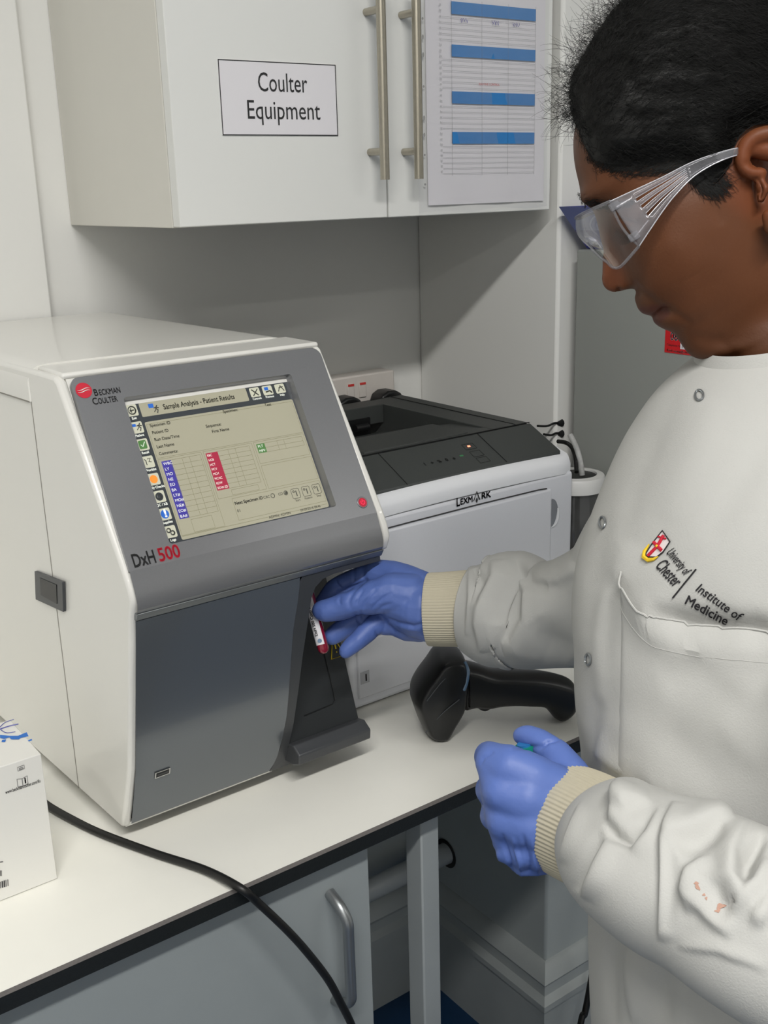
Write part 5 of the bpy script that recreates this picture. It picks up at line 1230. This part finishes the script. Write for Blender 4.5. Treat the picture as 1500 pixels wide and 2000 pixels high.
for _ in range(13000):
    p = vs[rnd.choice(cand)].copy()
    if p.z > 1.75 or tp(p)[0] > 1560: continue
    q = tp(p); f = sstep(1130, 1420, q[0])
    base_dir = (IR*(0.95)+IU*(0.35-0.55*f+0.25*sstep(250, 330, q[1]))).normalized()
    cur = rnd.uniform(0.5, 1.7)*(1-0.45*f); ph = rnd.uniform(0, 6.28); L = rnd.uniform(0.02, 0.05)*(0.6+0.7*f); n_ = 9; pts = [p]
    lift = rnd.uniform(0.0002, 0.0018)
    for k in range(n_):
        h = bvh.find_nearest(pts[-1])
        if h[0] is None: break
        nr = h[1]; nr = nr if nr.dot(pts[-1]-HX(1380, 180, 0)) > 0 else -nr
        d_ = (base_dir-nr*base_dir.dot(nr)).normalized(); sd = nr.cross(d_)
        d_ = (d_+sd*sin(ph+k*1.15)*cur).normalized()
        nx = pts[-1]+d_*(L/n_); h2 = bvh.find_nearest(nx)
        nr2 = h2[1]; nr2 = nr2 if nr2.dot(nx-HX(1380, 180, 0)) > 0 else -nr2
        pts.append(h2[0]+nr2*(lift+0.0012*abs(sin(ph*2+k*0.9))*cur))
    roots.append(pts)
for _ in range(9000):
    p = vs[rnd.choice(cand)].copy(); q = tp(p)
    if q[0] > 1420 or p.z > 1.76: continue
    h = bvh.find_nearest(p); nr = h[1]; nr = nr if nr.dot(p-HX(1380, 180, 0)) > 0 else -nr
    edge = 1-abs(nr.dot((p-EYE).normalized()))
    if edge < 0.55 and rnd.random() > 0.06: continue
    if q[1] > 235 and rnd.random() > 0.25: continue
    L = rnd.uniform(0.010, 0.030) if edge > 0.55 else rnd.uniform(0.006, 0.014); pts = [p]
    d_ = (nr+Vector((rnd.gauss(0, .5), rnd.gauss(0, .5), rnd.gauss(0, .5)))).normalized()
    ax = Vector((rnd.gauss(0, 1), rnd.gauss(0, 1), rnd.gauss(0, 1))).normalized(); tw = rnd.uniform(0.15, 0.6)
    for k in range(10):
        d_ = (Matrix.Rotation(tw, 3, ax) @ d_); pts.append(pts[-1]+(d_+nr*0.25)*(L/10))
    frizz.append(pts)
for _ in range(2400):
    k = rnd.randrange(13); f = rnd.random(); x = HL[k][0]+(HL[k+1][0]-HL[k][0])*f; y = HL[k][1]+(HL[k+1][1]-HL[k][1])*f
    sd_ = 1 if 6 < k < 12 else 0
    x += rnd.gauss(4, 7)-(4 if k < 3 else 0); y += rnd.gauss(2, 7)
    p = on_coat(x, y, 0.0002, bvp)
    if p is None or math.hypot(x-1490, y-330) < 78: continue
    if 8 < k and rnd.random() < 0.45: continue
    L = rnd.uniform(0.005, 0.013); d_ = (IR*(0.9)+IU*(0.45 if k < 8 else -0.6)+Vector((rnd.gauss(0, .35), rnd.gauss(0, .35), rnd.gauss(0, .35)))).normalized(); pts = [p]; ph = rnd.uniform(0, 6.28)
    for q_ in range(6):
        h = bvp.find_nearest(pts[-1]+(d_+IU*0.5*sin(ph+q_*1.1))*(L/6)); pts.append(h[0]+h[1]*0.0006 if h[1].dot(SDE) > -0.2 else h[0])
    roots.append(pts)
strands('swept_strands', roots, 0.00011); strands('frizzy_flyaways', frizz[:2600], 0.00009)
# eyebrow, lashes
def surf(x, y, off=0.0003): return on_coat(x, y, off, bvp)
br = []
for _ in range(420):
    t_ = rnd.random(); x = 1140+95*t_; y = 396+8*sin(t_*3)-2*t_+rnd.gauss(0, 5.5*(1-0.5*t_))
    a = surf(x, y, 0.0002)
    if a is None: continue
    b_ = surf(x+rnd.uniform(5, 13), y-rnd.uniform(-1, 6), 0.0012)
    if b_ is None: continue
    br.append([a, a.lerp(b_, .5)+SDE*0.0003, b_])
for _ in range(60):
    w_ = rnd.uniform(0, 60); p = HP(38+rnd.uniform(-2, 2), 104+rnd.uniform(-12, 16), w_); br.append([p-SDE*0.001, p+(pd(1138, 393, DH)-pd(1160, 393, DH))*0.03+IU*rnd.uniform(-0.002, 0.001), p+(pd(1138, 393, DH)-pd(1160, 393, DH))*0.05+IU*rnd.uniform(-0.004, 0.001)])
strands('eyebrow', br, 0.00016, person)
ls_ = []
for k in range(26):
    x = 1205+38*k/25; y = 449+12*sin(k/25*2.6); a = surf(x, y, 0.0002)
    if a: ls_.append([a, a-IU*0.003-IR*0.0015+SDE*0.0015, a-IU*0.006-IR*0.004+SDE*0.002])
strands('eyelashes', ls_, 0.00015, person)
# earring
a = surf(1494, 428, 0.001)
if a:
    c0 = HX(1500, 434, 206); o = MB().tube([c0+IR*(0.0045*cos(2*pi*k/20))+IU*(0.0045*sin(2*pi*k/20))+SDE*0.004*(cos(2*pi*k/20)) for k in range(20)], 0.0009, 8, closed=True).build('earring', mat('silver', rgb(225, 218, 200), 0.2, 1.0), person, smooth=True)
# ---- safety glasses
sg = thing('safety_glasses', (0, 0, 0), None, None); sg.location = HX(1200, 460, 0)-PB; sg.parent = person
tope = [(0.0, 1128, 427, 0), (0.25, 1129, 426, 50), (0.5, 1137, 422, 100), (0.75, 1157, 413, 150), (0.92, 1180, 404, 185), (1.0, 1205, 394, 214)]
bote = [(0.0, 1160, 480, 0), (0.25, 1158, 480, 50), (0.5, 1170, 489, 100), (0.75, 1193, 503, 150), (0.92, 1220, 512, 185), (1.0, 1256, 473, 214)]
rows = []
for k in range(9):
    f = k/8; rw = []
    for i in range(-40, 41):
        s = i/40; a = interp(tope, abs(s)); b_ = interp(bote, abs(s)); bul_ = sin(pi*f)
        x = a[0]+(b_[0]-a[0])*f-12*bul_*(1-abs(s)*0.6); y = a[1]+(b_[1]-a[1])*f+6*bul_
        rw.append(HX(x, y, (a[2]+(b_[2]-a[2])*f)*(1 if s >= 0 else -1)))
    rows.append(rw)
l_ = MB().grid(rows, closed=False).build('lens', LENS, sg, smooth=True)
mb = MB(); mb.tube(rows[0], 0.0011, 6); mb.tube(rows[-1], 0.0010, 6); mb.tube([r[-1] for r in rows], 0.0009, 6); mb.build('lens_rim', TEMPLE, sg, smooth=True)
for sgn in (1, -1):
    up_ = [(1205, 394), (1235, 380), (1268, 365), (1300, 350), (1345, 327), (1385, 312), (1430, 300), (1470, 300)]
    lo_ = [(1256, 473), (1278, 440), (1300, 408), (1318, 385), (1350, 352), (1388, 328), (1430, 312), (1470, 309)]
    ww = [214, 215, 216, 217, 218, 219, 216, 212]
    U_ = spline([(a, b, w) for (a, b), w in zip(up_, ww)], 6); L_ = spline([(a, b, w) for (a, b), w in zip(lo_, ww)], 6)
    slots = [(0.20, 0.30), (0.42, 0.52), (0.66, 0.76)]; fr_ = [0, 0.20, 0.30, 0.42, 0.52, 0.66, 0.76, 1.0]
    mb = MB(); n_ = len(U_); g = [[HX(u.x+(l.x-u.x)*f, u.y+(l.y-u.y)*f, (u.z+(l.z-u.z)*f)*sgn) for f in fr_] for u, l in zip(U_, L_)]
    for i in range(n_-1):
        for j in range(7):
            if j in (1, 3, 5) and 7 <= i <= 22: continue
            mb.quad(g[i][j], g[i+1][j], g[i+1][j+1], g[i][j+1])
    tm = mb.build('temple', TEMPLE, sg, smooth=True); tm.modifiers.new('t', 'SOLIDIFY').thickness = 0.0012
    mb = MB()
    for j in (1, 2, 3, 4, 5, 6): mb.tube([g[i][j] for i in range(7, 24)], 0.00028, 5)
    mb.tube([r[0] for r in g], 0.0004, 5); mb.tube([r[-1] for r in g], 0.0004, 5); mb.build('temple_edges', LEDGE, tm, smooth=True)
    for (x, y) in ((1213, 402), (1247, 456)):
        o = HX(x, y, 214*sgn); mb = MB(); e1 = (HX(x+8, y+14, 214*sgn)-o).normalized(); e2 = (HX(x+14, y-8, 214*sgn)-o).normalized()
        vs_ = [o+e1*a*0.0026+e2*b_*0.0036+SDE*(c_*0.0022*sgn) for a in (-1, 1) for b_ in (-1, 1) for c_ in (-1, 1)]
        mb.add(vs_, [(0, 1, 3, 2), (4, 6, 7, 5), (0, 4, 5, 1), (2, 3, 7, 6), (0, 2, 6, 4), (1, 5, 7, 3)]); mb.build('hinge_block', TEMPLE, sg, bevel=0.0006)
# ------------------------------------------------------------------ held tubes
BLOOD = mat('blood_red', rgb(130, 20, 45), 0.25, coat=0.8, var=0.1)
a, b_ = pd(600, 1150, 1.178), pd(634, 1276, 1.172)
ax = (b_-a).normalized(); t = thing('blood_sample_tube', b_, 'red blood sample tube with a white label pinched in the far glove', 'tube')
L = (b_-a).length
mb = MB(); mb.tube([a+ax*(L*f) for f in (0, .2, .4, .6, .8, .93, .97, 1.0)], [.0062]*5+[.0062, .0052, .0026], 24); mb.build('glass_tube', BLOOD, t, smooth=True)
mb = MB(); sd = ax.cross(-FW).normalized(); nn_ = sd.cross(ax); nn_ = nn_ if nn_.dot(FW) < 0 else -nn_; rows = []
for f in (0.10, 0.3, 0.5, 0.7, 0.86):
    rows.append([a+ax*(L*f)+(sd*cos(q)+nn_*sin(q))*0.0065 for q in [radians(g) for g in (range(60, 215, 10))]])
sdl = -1 if (rows[0][-1]-rows[0][0]).dot(RT) > 0 else 1
if sdl < 0: rows = [[a+ax*(L*f)+(-sd*cos(q)+nn_*sin(q))*0.0065 for q in [radians(g) for g in (range(60, 215, 10))]] for f in (0.10, 0.3, 0.5, 0.7, 0.86)]
mb.grid(rows, closed=False); lb_ = mb.build('paper_label', PAPER, t, smooth=True)
mb = MB(); ls2 = (sd if sdl > 0 else -sd)
tdir = -ax; pdn = ls2*-0.5+nn_*0.866
put_text(mb, 'DxH 500 Control', a+ax*(L*0.76)+(-ls2*0.35+nn_*0.94)*0.0067, tdir, -ls2, 0.0052, 0.9, 'L', bold=0.02) if False else put_text(mb, 'DxH 500 Control', a+ax*(L*0.72)+nn_*0.0068-ls2*0.0015, tdir, -ls2*0.9-nn_*0.2, 0.0048, 0.95, 'L', bold=0.02)
mb.build('label_lettering', INK, lb_, fix=False)
mb = MB(); c0 = a+ax*(L*0.80)+nn_*0.0067-ls2*0.001; mb.poly([c0+ax*0.0024*cos(k*pi/8)+ls2*0.0024*sin(k*pi/8) for k in range(16)]); mb.build('label_emblem', SCANW, lb_)
MB().lathe((0, 0, 0), [(0, 0)]*2, 3) if False else None
a2, b2 = pd(1026, 1461, .722), pd(1050, 1560, .728); ax2 = (b2-a2).normalized()
t = thing('capped_tube', b2, 'small tube with a green and blue cap closed in the near fist', 'tube')
MB().tube([a2+ax2*0.008, b2], 0.0058, 20).build('tube_body', HOSE, t, smooth=True)
MB().tube([a2-ax2*0.002, a2+ax2*0.010], 0.0068, 24).build('green_cap', mat('cap_green', rgb(20, 130, 110), 0.35), t, smooth=True)
MB().tube([a2-ax2*0.0035, a2-ax2*0.002], 0.0050, 24).build('cap_top', mat('cap_blue', rgb(40, 110, 170), 0.35), t, smooth=True)
